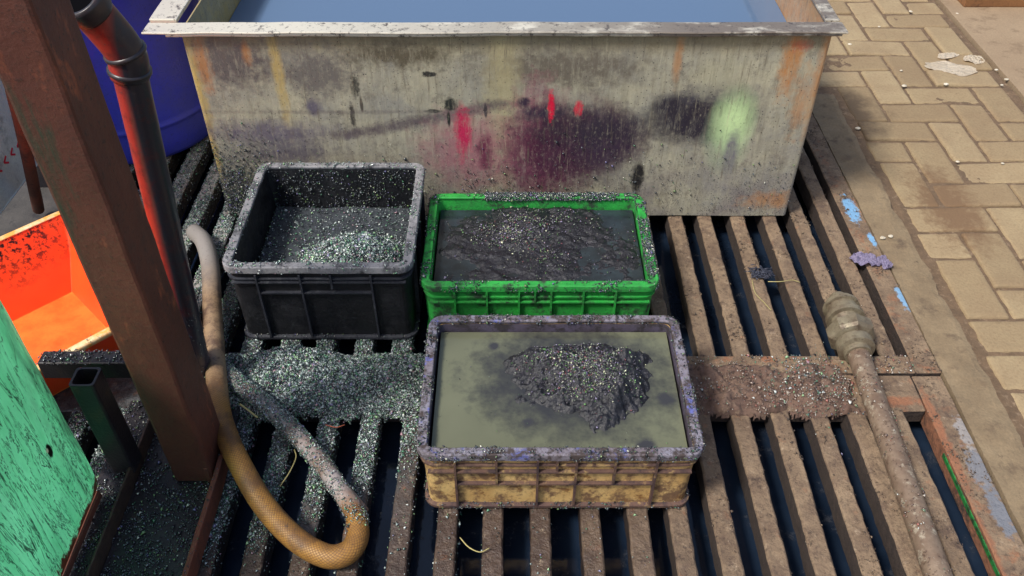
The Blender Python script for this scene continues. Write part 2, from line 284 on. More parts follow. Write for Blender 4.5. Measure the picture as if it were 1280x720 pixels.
MT['scrub'] = grimy('grey_wire_wool', lin(84, 88, 104), lin(60, 62, 74), rough=.5, metal=.4, scale=60).m
MT['straw'] = grimy('dry_straw', lin(190, 176, 120), lin(160, 150, 96), rough=.8).m
MT['redstraw'] = grimy('red_fibre', lin(180, 96, 70), lin(160, 84, 60), rough=.8).m
MT['wood'] = grimy('brown_board', lin(150, 104, 62), lin(126, 86, 54), lin(96, 66, 44), rough=.8, scale=8).m
MT['pebble'] = grimy('white_grit', lin(226, 218, 200), lin(196, 184, 160), rough=.9, scale=50).m
MT['fabric'] = grimy('grey_white_board', lin(222, 228, 216), lin(204, 210, 200), lin(160, 166, 156), rough=.7, scale=14, dark=lin(60, 62, 60), dthr=(.66, .72)).m
m = Mat('red_print', .6); m.color(lin(214, 30, 54)); MT['redprint'] = m.m

# liquids & sludges
m = Mat('murky_olive_water', .10, 0, .5)
base = m.mix(m.rng(m.noise(4, 3), .3, .7), lin(112, 114, 92), lin(98, 100, 80))
hp = P(742, 475, .18)
mk = m.blob((hp.x-.02, hp.y+.0, hp.z), (.20, .17, 1), .7, .85, 14); mk2 = m.blob((hp.x-.11, hp.y+.02, hp.z), (.15, .12, 1), .9, 1.1, 22)
c = m.mix(m.math('MULTIPLY', mk, .85), base, lin(46, 46, 50)); c = m.mix(m.math('MULTIPLY', mk2, .8), c, lin(50, 50, 54))
for (x, y, r_) in [(833, 497, .02), (808, 555, .02), (660, 525, .012), (618, 430, .012)]:
    q = P(x, y, .18); c = m.mix(m.blob(q, (r_, r_, 1), .7, .6, 40), c, lin(58, 58, 60))
c = m.mix(m.rng(m.noise(160, 3, .6, off=(2, 4, 0)), .72, .76, 0, .8), c, lin(60, 58, 56))
m.color(c); m.bump(m.noise(20, 3), .06, .003); MT['olive'] = m.m
m = Mat('dark_blue_grey_water', .12, 0, .5)
c = m.mix(m.rng(m.noise(12, 6, .7), .4, .62), lin(50, 60, 66), lin(36, 40, 44)); m.color(c); m.bump(m.noise(30, 4), .12, .003); MT['greywater'] = m.m
m = Mat('fine_black_sludge', .35, 0, .6); n1 = m.noise(30, 6, .7); n2 = m.noise(220, 3, .7)
c = m.mix(m.rng(n1, .35, .65), lin(42, 41, 47), lin(27, 27, 31)); c = m.mix(m.rng(n2, .5, .7, 0, .6), c, lin(28, 28, 32))
m.color(c); m.bump(n2, .8, .003); m.bump(n1, .7, .008); MT['sludge'] = m.m

def chips_mat(name, stops, rough=.2, metal=.1):
    m = Mat(name, rough, metal, .9); m.color(m.ramp(m.rand, stops, True)); m.b.inputs['Coat Weight'].default_value = .6; m.b.inputs['Coat Roughness'].default_value = .08; return m.m
W_ = lin(226, 232, 226)
MT['chips'] = chips_mat('mixed_plastic_chips', [(0, lin(52, 60, 62)), (.22, lin(108, 122, 120)), (.40, lin(156, 170, 166)), (.52, lin(78, 106, 98)), (.61, lin(196, 208, 204)), (.70, lin(96, 152, 120)), (.78, lin(150, 188, 140)), (.84, lin(150, 146, 176)), (.88, lin(176, 140, 150)), (.91, lin(44, 46, 50)), (.955, W_)])
MT['chips_dark'] = chips_mat('dark_plastic_chips', [(0, lin(40, 42, 46)), (.26, lin(64, 70, 74)), (.50, lin(96, 104, 108)), (.70, lin(106, 112, 112)), (.80, lin(120, 146, 96)), (.86, lin(64, 110, 80)), (.90, lin(112, 106, 150)), (.93, lin(30, 30, 34)), (.97, lin(214, 214, 196))])
MT['chips_mound'] = chips_mat('glitter_chips_on_mound', [(0, lin(56, 52, 60)), (.30, lin(92, 86, 98)), (.48, lin(120, 112, 128)), (.60, lin(150, 160, 140)), (.70, lin(110, 160, 90)), (.78, lin(160, 150, 180)), (.84, lin(140, 84, 90)), (.88, lin(60, 90, 60)), (.93, lin(224, 226, 190))])
MT['crumbs'] = chips_mat('dry_mud_crumbs', [(0, lin(96, 78, 62)), (.5, lin(128, 108, 86)), (.8, lin(70, 58, 50))], .9, 0.)
MT['crumbs'].node_tree.nodes['Principled BSDF'].inputs['Coat Weight'].default_value = 0
MT['chips_warm'] = chips_mat('chips_in_brown_mud', [(0, lin(120, 100, 88)), (.35, lin(150, 128, 112)), (.55, lin(88, 70, 64)), (.72, lin(110, 130, 104)), (.80, lin(190, 180, 166)), (.9, lin(160, 100, 88)), (.96, W_)])

# ------------------------------------------------------------------ object helpers
def meta(o, label=None, cat=None, group=None, kind=None):
    if label: o['label'] = label
    if cat: o['category'] = cat
    if group: o['group'] = group
    if kind: o['kind'] = kind
    return o
def thing(name, loc, label, cat, group=None):
    o = bpy.data.objects.new(name, None); COL.objects.link(o); o.location = loc; o.empty_display_size = .05
    return meta(o, label, cat, group)
def link(name, bm, mat, parent=None, base=None, smooth=False, label=None):
    """bm is in world coordinates; the object gets its own origin"""
    off = Vector(parent.location) if parent else Vector(base if base is not None else (0, 0, 0))
    bmesh.ops.translate(bm, verts=bm.verts, vec=-off)
    me = bpy.data.meshes.new(name); bm.normal_update(); bm.to_mesh(me); bm.free()
    mats = mat if isinstance(mat, (list, tuple)) else [mat]
    for k in mats: me.materials.append(k)
    if smooth:
        for p in me.polygons: p.use_smooth = True
        if smooth == 2: me.set_sharp_from_angle(angle=R(28))
    o = bpy.data.objects.new(name, me); COL.objects.link(o)
    if parent: o.parent = parent
    else: o.location = off
    if label: o['label'] = label
    return o
def box(bm, x0, x1, y0, y1, z0, z1, bev=0, seg=2, mi=0):
    r = bmesh.ops.create_cube(bm, size=1)
    vs = r['verts']
    for v in vs: v.co = Vector(((x0+x1)/2+v.co.x*(x1-x0), (y0+y1)/2+v.co.y*(y1-y0), (z0+z1)/2+v.co.z*(z1-z0)))
    fs = set(f for v in vs for f in v.link_faces)
    for f in fs: f.material_index = mi
    if bev:
        es = list(set(e for v in vs for e in v.link_edges))
        bmesh.ops.bevel(bm, geom=es, offset=bev, segments=seg, affect='EDGES', profile=.5)
def newbox(*a, **k):
    bm = bmesh.new(); box(bm, *a, **k); return bm
def obox(bm, a, b, w, h, bev=0):
    """box beam from a to b, width w (horizontal) height h"""
    a = Vector(a); b = Vector(b); d = (b-a); L = d.length; d.normalize()
    up = Vector((0, 0, 1)) if abs(d.z) < .9 else Vector((0, 1, 0))
    s = d.cross(up).normalized(); u = s.cross(d)
    r = bmesh.ops.create_cube(bm, size=1); vs = r['verts']
    for v in vs: v.co = (a+b)/2 + d*v.co.x*L + s*v.co.y*w + u*v.co.z*h
    if bev: bmesh.ops.bevel(bm, geom=list(set(e for v in vs for e in v.link_edges)), offset=bev, segments=2, affect='EDGES')
def rrect(x0, y0, x1, y1, r, n=6):
    pts = []
    for cx, cy, a0 in ((x1-r, y1-r, 0), (x0+r, y1-r, 90), (x0+r, y0+r, 180), (x1-r, y0+r, 270)):
        for i in range(n+1):
            a = R(a0+90*i/n); pts.append((cx+r*math.cos(a), cy+r*math.sin(a)))
    return pts
def dens(pts, step=.03):
    out = []
    for i, p in enumerate(pts):
        q = pts[(i+1) % len(pts)]; L = math.dist(p, q); k = max(1, int(L/step))
        for j in range(k): out.append((p[0]+(q[0]-p[0])*j/k, p[1]+(q[1]-p[1])*j/k))
    return out
def loft(bm, rings, close_profile=False, cap0=False, cap1=False, jit=0., mi=0):
    """rings: lists of equal length of 3D points"""
    vv = []
    for rg in rings:
        row = []
        for p in rg:
            p = Vector(p)
            if jit: p += Vector((mn.noise(p*23), mn.noise(p*23+Vector((9, 0, 0))), mn.noise(p*23+Vector((0, 9, 0)))))*jit
            row.append(bm.verts.new(p))
        vv.append(row)
    n = len(vv[0]); K = len(vv)
    for k in range(K if close_profile else K-1):
        a, b = vv[k], vv[(k+1) % K]
        for i in range(n):
            j = (i+1) % n
            f = bm.faces.new((a[i], a[j], b[j], b[i])); f.material_index = mi
    if cap0: bm.faces.new(list(reversed(vv[0])))
    if cap1: bm.faces.new(vv[-1])
    return vv
def rings_from(x0, y0, x1, y1, r, prof, step=.03):
    """prof: (offset outward, z)"""
    out = []
    base = rrect(x0, y0, x1, y1, r)
    n = len(base)
    for off, z in prof:
        rr = max(.002, r+off)
        q = rrect(x0-off, y0-off, x1+off, y1+off, rr)
        row = []
        for i in range(n):
            p, s = q[i], q[(i+1) % n]; b0, b1 = base[i], base[(i+1) % n]; k = max(1, int(math.dist(b0, b1)/step))
            for j in range(k): row.append((p[0]+(s[0]-p[0])*j/k, p[1]+(s[1]-p[1])*j/k, z))
        out.append(row)
    return out
def smooth_path(pts, k=8):
    pts = [Vector(p) for p in pts]; out = []
    P2 = [pts[0]*2-pts[1]]+pts+[pts[-1]*2-pts[-2]]
    for i in range(1, len(P2)-2):
        a, b, c, d = P2[i-1:i+3]
        for j in range(k):
            t = j/k; out.append(.5*((2*b)+(c-a)*t+(2*a-5*b+4*c-d)*t*t+(3*b-a-3*c+d)*t**3))
    out.append(pts[-1]); return out
def tube(bm, path, rad, n=16, cap=True, uv=False, jit=0.):
    path = [Vector(p) for p in path]; uvl = bm.loops.layers.uv.verify() if uv else None
    rows = []; L = 0; Ls = []
    d0 = (path[1]-path[0]).normalized(); ref = Vector((0, 0, 1)) if abs(d0.z) < .9 else Vector((0, 1, 0))
    s = d0.cross(ref).normalized()
    for i, p in enumerate(path):
        d = (path[min(i+1, len(path)-1)]-path[max(i-1, 0)]).normalized()
        s = (s-d*s.dot(d)).normalized(); u = s.cross(d)
        r = rad[i] if isinstance(rad, (list, tuple)) else rad
        if i: L += (p-path[i-1]).length
        Ls.append(L); row = []
        for k in range(n):
            a = 2*math.pi*k/n; q = s*math.cos(a)+u*math.sin(a)
            rr = r*(1+(mn.noise((p+q*r)*30)*jit if jit else 0)); row.append(bm.verts.new(p+q*rr))
        rows.append(row)
    for i in range(len(rows)-1):
        for k in range(n):
            j = (k+1) % n
            f = bm.faces.new((rows[i][k], rows[i][j], rows[i+1][j], rows[i+1][k])); f.smooth = True
            if uv:
                for lp, (uu, v) in zip(f.loops, ((k/n, Ls[i]), ((k+1)/n, Ls[i]), ((k+1)/n, Ls[i+1]), (k/n, Ls[i+1]))): lp[uvl].uv = (uu, v)
    if cap: bm.faces.new(list(reversed(rows[0]))); bm.faces.new(rows[-1])
    bmesh.ops.recalc_face_normals(bm, faces=bm.faces)
def hfield(x0, x1, y0, y1, nx, ny, fn, mask=None):
    bm = bmesh.new(); g = {}
    for j in range(ny+1):
        for i in range(nx+1):
            x = x0+(x1-x0)*i/nx; y = y0+(y1-y0)*j/ny
            g[i, j] = bm.verts.new((x, y, fn(x, y)))
    for j in range(ny):
        for i in range(nx):
            if mask and not mask(x0+(x1-x0)*(i+.5)/nx, y0+(y1-y0)*(j+.5)/ny): continue
            bm.faces.new((g[i, j], g[i+1, j], g[i+1, j+1], g[i, j+1]))
    bmesh.ops.delete(bm, geom=[v for v in bm.verts if not v.link_faces], context='VERTS')
    return bm
def fbm(x, y, s, o=0., oct=4):
    return mn.fractal(Vector((x*s+o, y*s-o, o*.7)), .9, 2.1, oct)
def bl(x, y, cx, cy, rx, ry): return math.exp(-(((x-cx)/rx)**2+((y-cy)/ry)**2))

# vectorised cheap clump noise
def vn(p, s, o=0.):
    x, y, z = p[:, 0]*s+o, p[:, 1]*s-o*1.3, p[:, 2]*s+o*.7
    return (np.sin(x*1.7+np.sin(y*1.3+z))*np.cos(y*1.9+np.sin(z*1.7+x*.7))+.6*np.sin(x*3.9+y*2.3+1.)*np.cos(z*4.1+y*3.3)+.35*np.sin(x*8.3-y*7.1+z*5.))/1.6
def g2(p, cx, cy, rx, ry): return np.exp(-(((p[:, 0]-cx)/rx)**2+((p[:, 1]-cy)/ry)**2))
def scatter(name, objs, n, dens_fn, size, mat, label=None, cat=None, parent=None, lift=.0015, tilt=.9, up=None, flat=.4, keepf=None):
    bpy.context.view_layer.update()
    A, B, C = [], [], []
    for o in objs:
        me = o.data; me.calc_loop_triangles(); M = np.array(o.matrix_world)
        co = np.empty(len(me.vertices)*3); me.vertices.foreach_get('co', co); co = co.reshape(-1, 3)@M[:3, :3].T+M[:3, 3]
        t = np.empty(len(me.loop_triangles)*3, dtype=np.int32); me.loop_triangles.foreach_get('vertices', t); t = t.reshape(-1, 3)
        A.append(co[t[:, 0]]); B.append(co[t[:, 1]]); C.append(co[t[:, 2]])
    A, B, C = map(np.concatenate, (A, B, C))
    N = np.cross(B-A, C-A); ar = np.linalg.norm(N, axis=1)+1e-12; N /= ar[:, None]
    if up is not None:
        k = N[:, 2] > up; A, B, C, N, ar = A[k], B[k], C[k], N[k], ar[k]
    if keepf is not None:
        k = keepf((A+B+C)/3, N); A, B, C, N, ar = A[k], B[k], C[k], N[k], ar[k]
    idx = RNG.choice(len(ar), n, p=ar/ar.sum()); r1 = np.sqrt(RNG.random(n)); r2 = RNG.random(n)
    p = A[idx]*(1-r1)[:, None]+B[idx]*(r1*(1-r2))[:, None]+C[idx]*(r1*r2)[:, None]; nn = N[idx]
    keep = RNG.random(n) < dens_fn(p, nn); p, nn = p[keep], nn[keep]; k = len(p)
    s = size*np.clip(np.exp(RNG.normal(size=k)*.42)*.72, .3, 2.4)
    w = nn+RNG.normal(size=(k, 3))*tilt*.5; w /= np.linalg.norm(w, axis=1)[:, None]
    q = RNG.normal(size=(k, 3)); u = np.cross(w, q); u /= np.linalg.norm(u, axis=1)[:, None]; v = np.cross(w, u)
    c = p+nn*(lift+s*.15)[:, None]
    S = s[:, None]; asp = (.5+RNG.random((k, 1))*.6)
    V = np.stack([c+u*S*.6, c-u*S*.3+v*S*.5*asp, c-u*S*.35-v*S*.5*asp, c+w*S*flat+v*S*.1], axis=1).reshape(-1, 3)
    off = np.array(parent.location) if parent else np.array([0., 0., 0.])
    V -= off
    T = (np.array([[0, 1, 3], [1, 2, 3], [2, 0, 3], [0, 2, 1]])[None]+4*np.arange(k)[:, None, None]).reshape(-1, 3)
    me = bpy.data.meshes.new(name); me.vertices.add(len(V)); me.vertices.foreach_set('co', V.ravel().astype(np.float32))
    me.loops.add(T.size); me.loops.foreach_set('vertex_index', T.ravel().astype(np.int32))
    me.polygons.add(len(T)); me.polygons.foreach_set('loop_start', (np.arange(len(T))*3).astype(np.int32))
    me.update(calc_edges=True); me.materials.append(mat)
    o = bpy.data.objects.new(name, me); COL.objects.link(o)
    if parent: o.parent = parent; o['kind'] = 'stuff'
    else: meta(o, label, cat, None, 'stuff')
    print('chips', name, k)
    return o

# ------------------------------------------------------------------ setting
PX0, PX1, PY0, PY1 = -1.46, 1.10, .30, 3.02       # pit opening
bm = bmesh.new()
B_ = 400
for (x0, x1, y0, y1) in ((-B_, PX0, -B_, B_), (PX1, B_, -B_, B_), (PX0, PX1, -B_, PY0), (PX0, PX1, PY1, B_)):
    v = [bm.verts.new((x, y, -.075)) for x, y in ((x0, y0), (x1, y0), (x1, y1), (x0, y1))]; bm.faces.new(v)
meta(link('ground', bm, MT['grout']), kind='structure')
bm = bmesh.new()
box(bm, PX0-.05, PX0, PY0, PY1, -.9, -.076); box(bm, PX1, PX1+.05, PY0, PY1, -.9, -.076); box(bm, PX0, PX1, PY0-.05, PY0, -.9, -.076); box(bm, PX0, PX1, PY1, PY1+.05, -.9, -.076)
box(bm, PX0, PX1, PY0, PY1, -.95, -.905)
meta(link('drain_pit', bm, MT['pit']), kind='structure')
bm = bmesh.new(); v = [bm.verts.new(q) for q in ((PX0, PY0, -.105), (PX1, PY0, -.105), (PX1, PY1, -.105), (PX0, PY1, -.105))]; bm.faces.new(v)
meta(link('pit_water', bm, MT['pitwater']), kind='structure')
# floor at left, behind
bm = bmesh.new(); box(bm, -6, PX0-.003, -3, 7, -.074, -.012); box(bm, PX0, -.95, PY1+.003, 7, -.074, -.014)
meta(link('floor', bm, MT['floor']), kind='structure')
# herringbone pavers
bm = bmesh.new(); W = .135; ox, oy = 1.305, .03
def paver(x0, y0, w, l):
    g = .005; z = -.026+random.uniform(-.004, .003); s = random.uniform(-.004, .004)
    cx, cy = x0+w/2, y0+l/2
    if cy < 3.1 and cx < 1.30: return
    if cx < .95 and cy < 3.3: return
    x0b, x1b = x0+g, x0+w-g
    if x1b > 2.0: x1b = 2.0
    if x0b > 1.97: return
    if cy < 3.1 and x0b < 1.302: x0b = 1.302
    if x1b-x0b < .02: return
    nb = 6
    pts = rrect(x0b, y0+g, x1b, y0+l-g, .006, 2)
    pts = dens(pts, .03)
    def ring(ins, dz): 
        out = []
        for (x, y) in pts:
            dx, dy = x-(x0b+x1b)/2, y-cy; L = max(abs(dx)/((x1b-x0b)/2), abs(dy)/(l/2-g))
            kx = 1-ins/((x1b-x0b)/2); ky = 1-ins/(l/2-g)
            jx = fbm(x, y, 40, 3, 2)*.0022; jy = fbm(x, y, 40, 8, 2)*.0022
            out.append(((x0b+x1b)/2+dx*kx+jx, cy+dy*ky+jy, z+dz+s*dx/.1))
        return out
    loft(bm, [ring(0, -.05), ring(0, -.008), ring(.0025, -.0035), ring(.007, -.001), ring(.016, 0)], cap1=True)
for a in range(-9, 8):
    for b in range(-2, 45):
        k = (a-b) % 4; x, y = ox+a*W, oy+b*W
        if k == 0: paver(x, y, 2*W, W)
        elif k == 3: paver(x, y, W, 2*W)
meta(link('pavement', bm, MT['paver']), kind='structure')
# joint dirt sheet between pavers, lumpy
def jf(x, y): return -.0335+fbm(x, y, 30, 2)*.003+max(0, fbm(x, y, 5, 5))*.005
bm = hfield(1.262, 2.01, .0, 5.2, 90, 480, jf)
meta(link('joint_sand', bm, MT['grout'], smooth=True), kind='structure')
bm = hfield(-.9, 1.262, 3.25, 5.2, 90, 90, jf)
meta(link('joint_sand', bm, MT['grout'], smooth=True), kind='structure')
bm = hfield(.93, 1.262, 3.0, 3.25, 20, 20, jf)
meta(link('joint_sand', bm, MT['grout'], smooth=True), kind='structure')
# plain slab right of pavers
bm = hfield(2.02, 6, -1, 7, 100, 200, lambda x, y: -.02+fbm(x, y, 3, 1)*.002)
r = bmesh.ops.extrude_face_region(bm, geom=bm.faces[:]); bmesh.ops.translate(bm, verts=[q for q in r['geom'] if isinstance(q, bmesh.types.BMVert)], vec=(0, 0, -.05))
meta(link('concrete_slab', bm, MT['slab'], smooth=False), kind='structure')

# cement kerb strip with a broken outer edge
bm = bmesh.new(); ny = 190; rows = []
for j in range(ny+1):
    y = .2+(3.02-.2)*j/ny
    xo = 1.262+fbm(0, y, 9, 4)*.012+fbm(0, y, 40, 1)*.004-max(0, fbm(1, y, 3, 9))*.01
    xi = 1.142+fbm(2, y, 20, 4)*.002
    row = []
    for t in (0, .1, .2, .3, .4, .5, .6, .7, .8, .88, .95):
        x = xi+(xo-xi)*t; row.append(bm.verts.new((x, y, .001+fbm(x, y, 18, 6)*.0035-.004*max(0, t-.8)/.2)))
    row.append(bm.verts.new((xo, y, -.012))); row.append(bm.verts.new((xo+.004, y, -.035))); row.append(bm.verts.new((xo+.006, y, -.07)))
    row.insert(0, bm.verts.new((xi, y, -.07)))
    rows.append(row)
for a, b in zip(rows, rows[1:]):
    for i in range(len(a)-1): bm.faces.new((a[i], a[i+1], b[i+1], b[i]))
bm.faces.new(list(reversed(rows[0]))); bm.faces.new(rows[-1])
bmesh.ops.recalc_face_normals(bm, faces=bm.faces)
meta(link('kerb', bm, MT['strip']), kind='structure')

# ------------------------------------------------------------------ floor gratings
def bar_bm(x, w, y0, y1, z1, d, seed, jit=.0009):
    bm = bmesh.new(); n = max(20, int((y1-y0)/.014)); bev = .005
    rg_ = random.Random(int(seed*10)); X0_, Z0_ = x+rg_.uniform(-.002, .002), z1-rg_.uniform(0, .003); bx, bz = rg_.uniform(-.006, .006), rg_.uniform(-.003, .003); w = w+rg_.uniform(-.002, .003)
    rings = []
    for j in range(n+1):
        y = y0+(y1-y0)*j/n; x = X0_+bx*(j/n-.5); z1 = Z0_+bz*(j/n-.5)
        q = [(x, -d), (x, -bev), (x+bev*.4, -bev*.4), (x+bev, 0), (x+w*.33, 0), (x+w*.66, 0), (x+w-bev, 0), (x+w-bev*.4, -bev*.4), (x+w, -bev), (x+w, -d)]
        rg = []
        for (px, pz) in q:
            e = fbm(px*1.0, y, 26, seed, 3)*jit*2.2; e2 = fbm(px+5, y, 60, seed, 3)*jit
            rg.append((px+e+e2, y, z1+pz+(e2*1.2+fbm(px, y, 14, seed+4, 2)*jit*.8 if pz > -.01 else 0)))
        rings.append(rg)
    loft(bm, rings, cap0=True, cap1=True)
    bmesh.ops.recalc_face_normals(bm, faces=bm.faces)
    return bm
allbars = []; frames = []
UY0, UY1 = 1.552, 3.0
up = thing('floor_grating', (0, 1.552, 0), 'rusty floor grating running back under the steel tank, with light blue paint flecks', 'grating', 'steel floor gratings')
bw = .046
x = .505; xs = [.505, .603, .705, .81, .905, 1.0]; x = .40
while x > -1.42: xs.append(x); x -= .1035
for i, x in enumerate(xs):
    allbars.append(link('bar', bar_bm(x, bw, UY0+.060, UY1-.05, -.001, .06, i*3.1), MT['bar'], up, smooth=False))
def frame_part(x0, x1, y0, y1, z0, z1, parent, nm='frame_rail', mat='frame'):
    # subdivided box with slightly uneven faces
    bm = bmesh.new(); box(bm, x0, x1, y0, y1, z0, z1, .003, 1)
    es = [e for e in bm.edges if e.calc_length() > .1]
    bmesh.ops.subdivide_edges(bm, edges=es, cuts=40, use_grid_fill=True)
    for v in bm.verts:
        v.co += Vector((fbm(v.co.x, v.co.y, 20, 3)*.0015, fbm(v.co.x, v.co.y, 20, 7)*.0015, fbm(v.co.x, v.co.y, 16, 9)*.0012))
    o = link(nm, bm, MT[mat], parent); frames.append(o); return o
frame_part(1.072, 1.140, UY0, UY1, -.06, .001, up)
frame_part(-1.44, 1.071, UY0, UY0+.062, -.05, .001, up)
frame_part(-1.44, 1.071, UY1-.055, UY1, -.05, .0, up)
lo = thing('floor_grating', (0, 1.42, 0), 'rusty floor grating nearest the camera, green slime along its rightmost slot', 'grating', 'steel floor gratings')
LY0, LY1 = .32, 1.425
xs = [.852, .756, .657, .560, .458, .358, .262, .154, .041, -.064, -.170, -.275]; x = -.38
while x > -1.42: xs.append(x); x -= .1055
xs.append(.955)
for i, x in enumerate(xs):
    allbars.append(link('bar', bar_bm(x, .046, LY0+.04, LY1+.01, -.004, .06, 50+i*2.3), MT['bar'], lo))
frame_part(1.058, 1.136, LY0, 1.545, -.06, -.003, lo)
link('slimy_inner_edge', newbox(1.0545, 1.0575, LY0+.05, 1.30, -.026, -.013, bev=.001), MT['slime'], lo)
frame_part(-1.44, 1.055, 1.425, 1.548, -.05, -.004, lo, mat='frame')
frame_part(-1.44, 1.055, LY0, LY0+.04, -.05, -.004, lo)

# mud on the beam between the two gratings
def mudh(x, y):
    e = min(1, max(0, (y-(1.395 if x > .3 else 1.385))/.03))*min(1, max(0, ((1.60 if x > .3 else 1.635)-y)/.04))
    right = min(1, max(0, (x-.40)/.05))*min(1, max(0, (.95-x)/.10)); left = min(1, max(0, (-.12-x)/.06))*min(1, max(0, (x+.84)/.08))
    mid = 1-min(1, max(0, (x+.12)/.06))*(1-min(1, max(0, (x-.36)/.05)))
    a = right*(.012+.020*fbm(x, y, 15, 3)+.009*fbm(x, y, 50, 3)) + left*(.009+.022*fbm(x, y, 9, 7)+.010*fbm(x, y, 34, 3)) - (1-right-left)*.02 if right+left <= 1 else .01
    a += .070*bl(x, y, -.585, 1.53, .10, .085)+.025*bl(x, y, -.31, 1.54, .12, .05)
    a = a*e-(1-e)*.012
    wob = fbm(x, y, 18, 2)*.02
    lo_ = 1.405+wob; hi_ = (1.585 if x > .3 else 1.63)+wob
    a -= .03*max(0, min(1, (lo_-y)/.012+.5))+.03*max(0, min(1, (y-hi_)/.012+.5))
    return a-.002
bm = hfield(-.86, .98, 1.33, 1.70, 460, 100, mudh, mask=lambda x, y: mudh(x, y) > -.012)
mud = meta(link('mud', bm, MT['mud'], smooth=True), 'lumpy brown mud caked along the steel beam between the two gratings', 'mud', kind='stuff')

# ------------------------------------------------------------------ steel tank
TX0, TX1, TY0, TY1, TZ = -.915, .887, 2.236, 3.25, .636
tank = thing('steel_tank', ((TX0+TX1)/2, (TY0+TY1)/2, 0), 'large open grey steel tank with rust, pink and black stains', 'tank')
bm = bmesh.new()
rr = lambda off, z: rings_from(TX0, TY0, TX1, TY1, .012, [(off, z)], .02)[0]
loft(bm, [rr(0, .003), rr(0, .2), rr(0, .4), rr(0, TZ-.004), rr(-.004, TZ-.004), rr(-.004, .3), rr(-.004, .02)], cap0=True, cap1=True)
for v in bm.verts: v.co.y += fbm(v.co.x, v.co.z, 2.2, 4)*.004*(1 if v.co.y < 2.3 else 0)
bmesh.ops.recalc_face_normals(bm, faces=bm.faces)
tbody = link('wall', bm, MT['tank'], tank)
def rimpiece(x0, x1, y0, y1, z0, z1, nm='rim'):
    bm = newbox(x0, x1, y0, y1, z0, z1, bev=.0025)
    bmesh.ops.subdivide_edges(bm, edges=[e for e in bm.edges if e.calc_length() > .3], cuts=60, use_grid_fill=True)
    for v in bm.verts: v.co.z += fbm(v.co.x, v.co.y, 5, 2)*.002; v.co.y += fbm(v.co.x, 0, 6, 2)*.002
    return link(nm, bm, MT['rim'], tank)
rimpiece(-1.012, .918, TY0-.020, TY0+.046, TZ, TZ+.006)
rimpiece(-1.012, -.935, TY0+.054, TY1+.05, TZ-.001, TZ+.011)
rimpiece(.874, .915, TY0+.054, TY1+.05, TZ-.001, TZ+.008)
rimpiece(-.933, .872, TY1-.02, TY1+.05, TZ-.001, TZ+.009)
rimpiece(-.95, .905, TY0-.016, TY0-.011, TZ-.009, TZ-.001, 'rim_hem')
bm = bmesh.new(); box(bm, TX0+.006, TX1-.006, TY0+.006, TY1-.006, .45, .48)
tw = link('water', bm, MT['tankwater'], None, ((TX0+TX1)/2, (TY0+TY1)/2, .45)); meta(tw, 'calm blue water reflecting the sky inside the big steel tank', 'water')

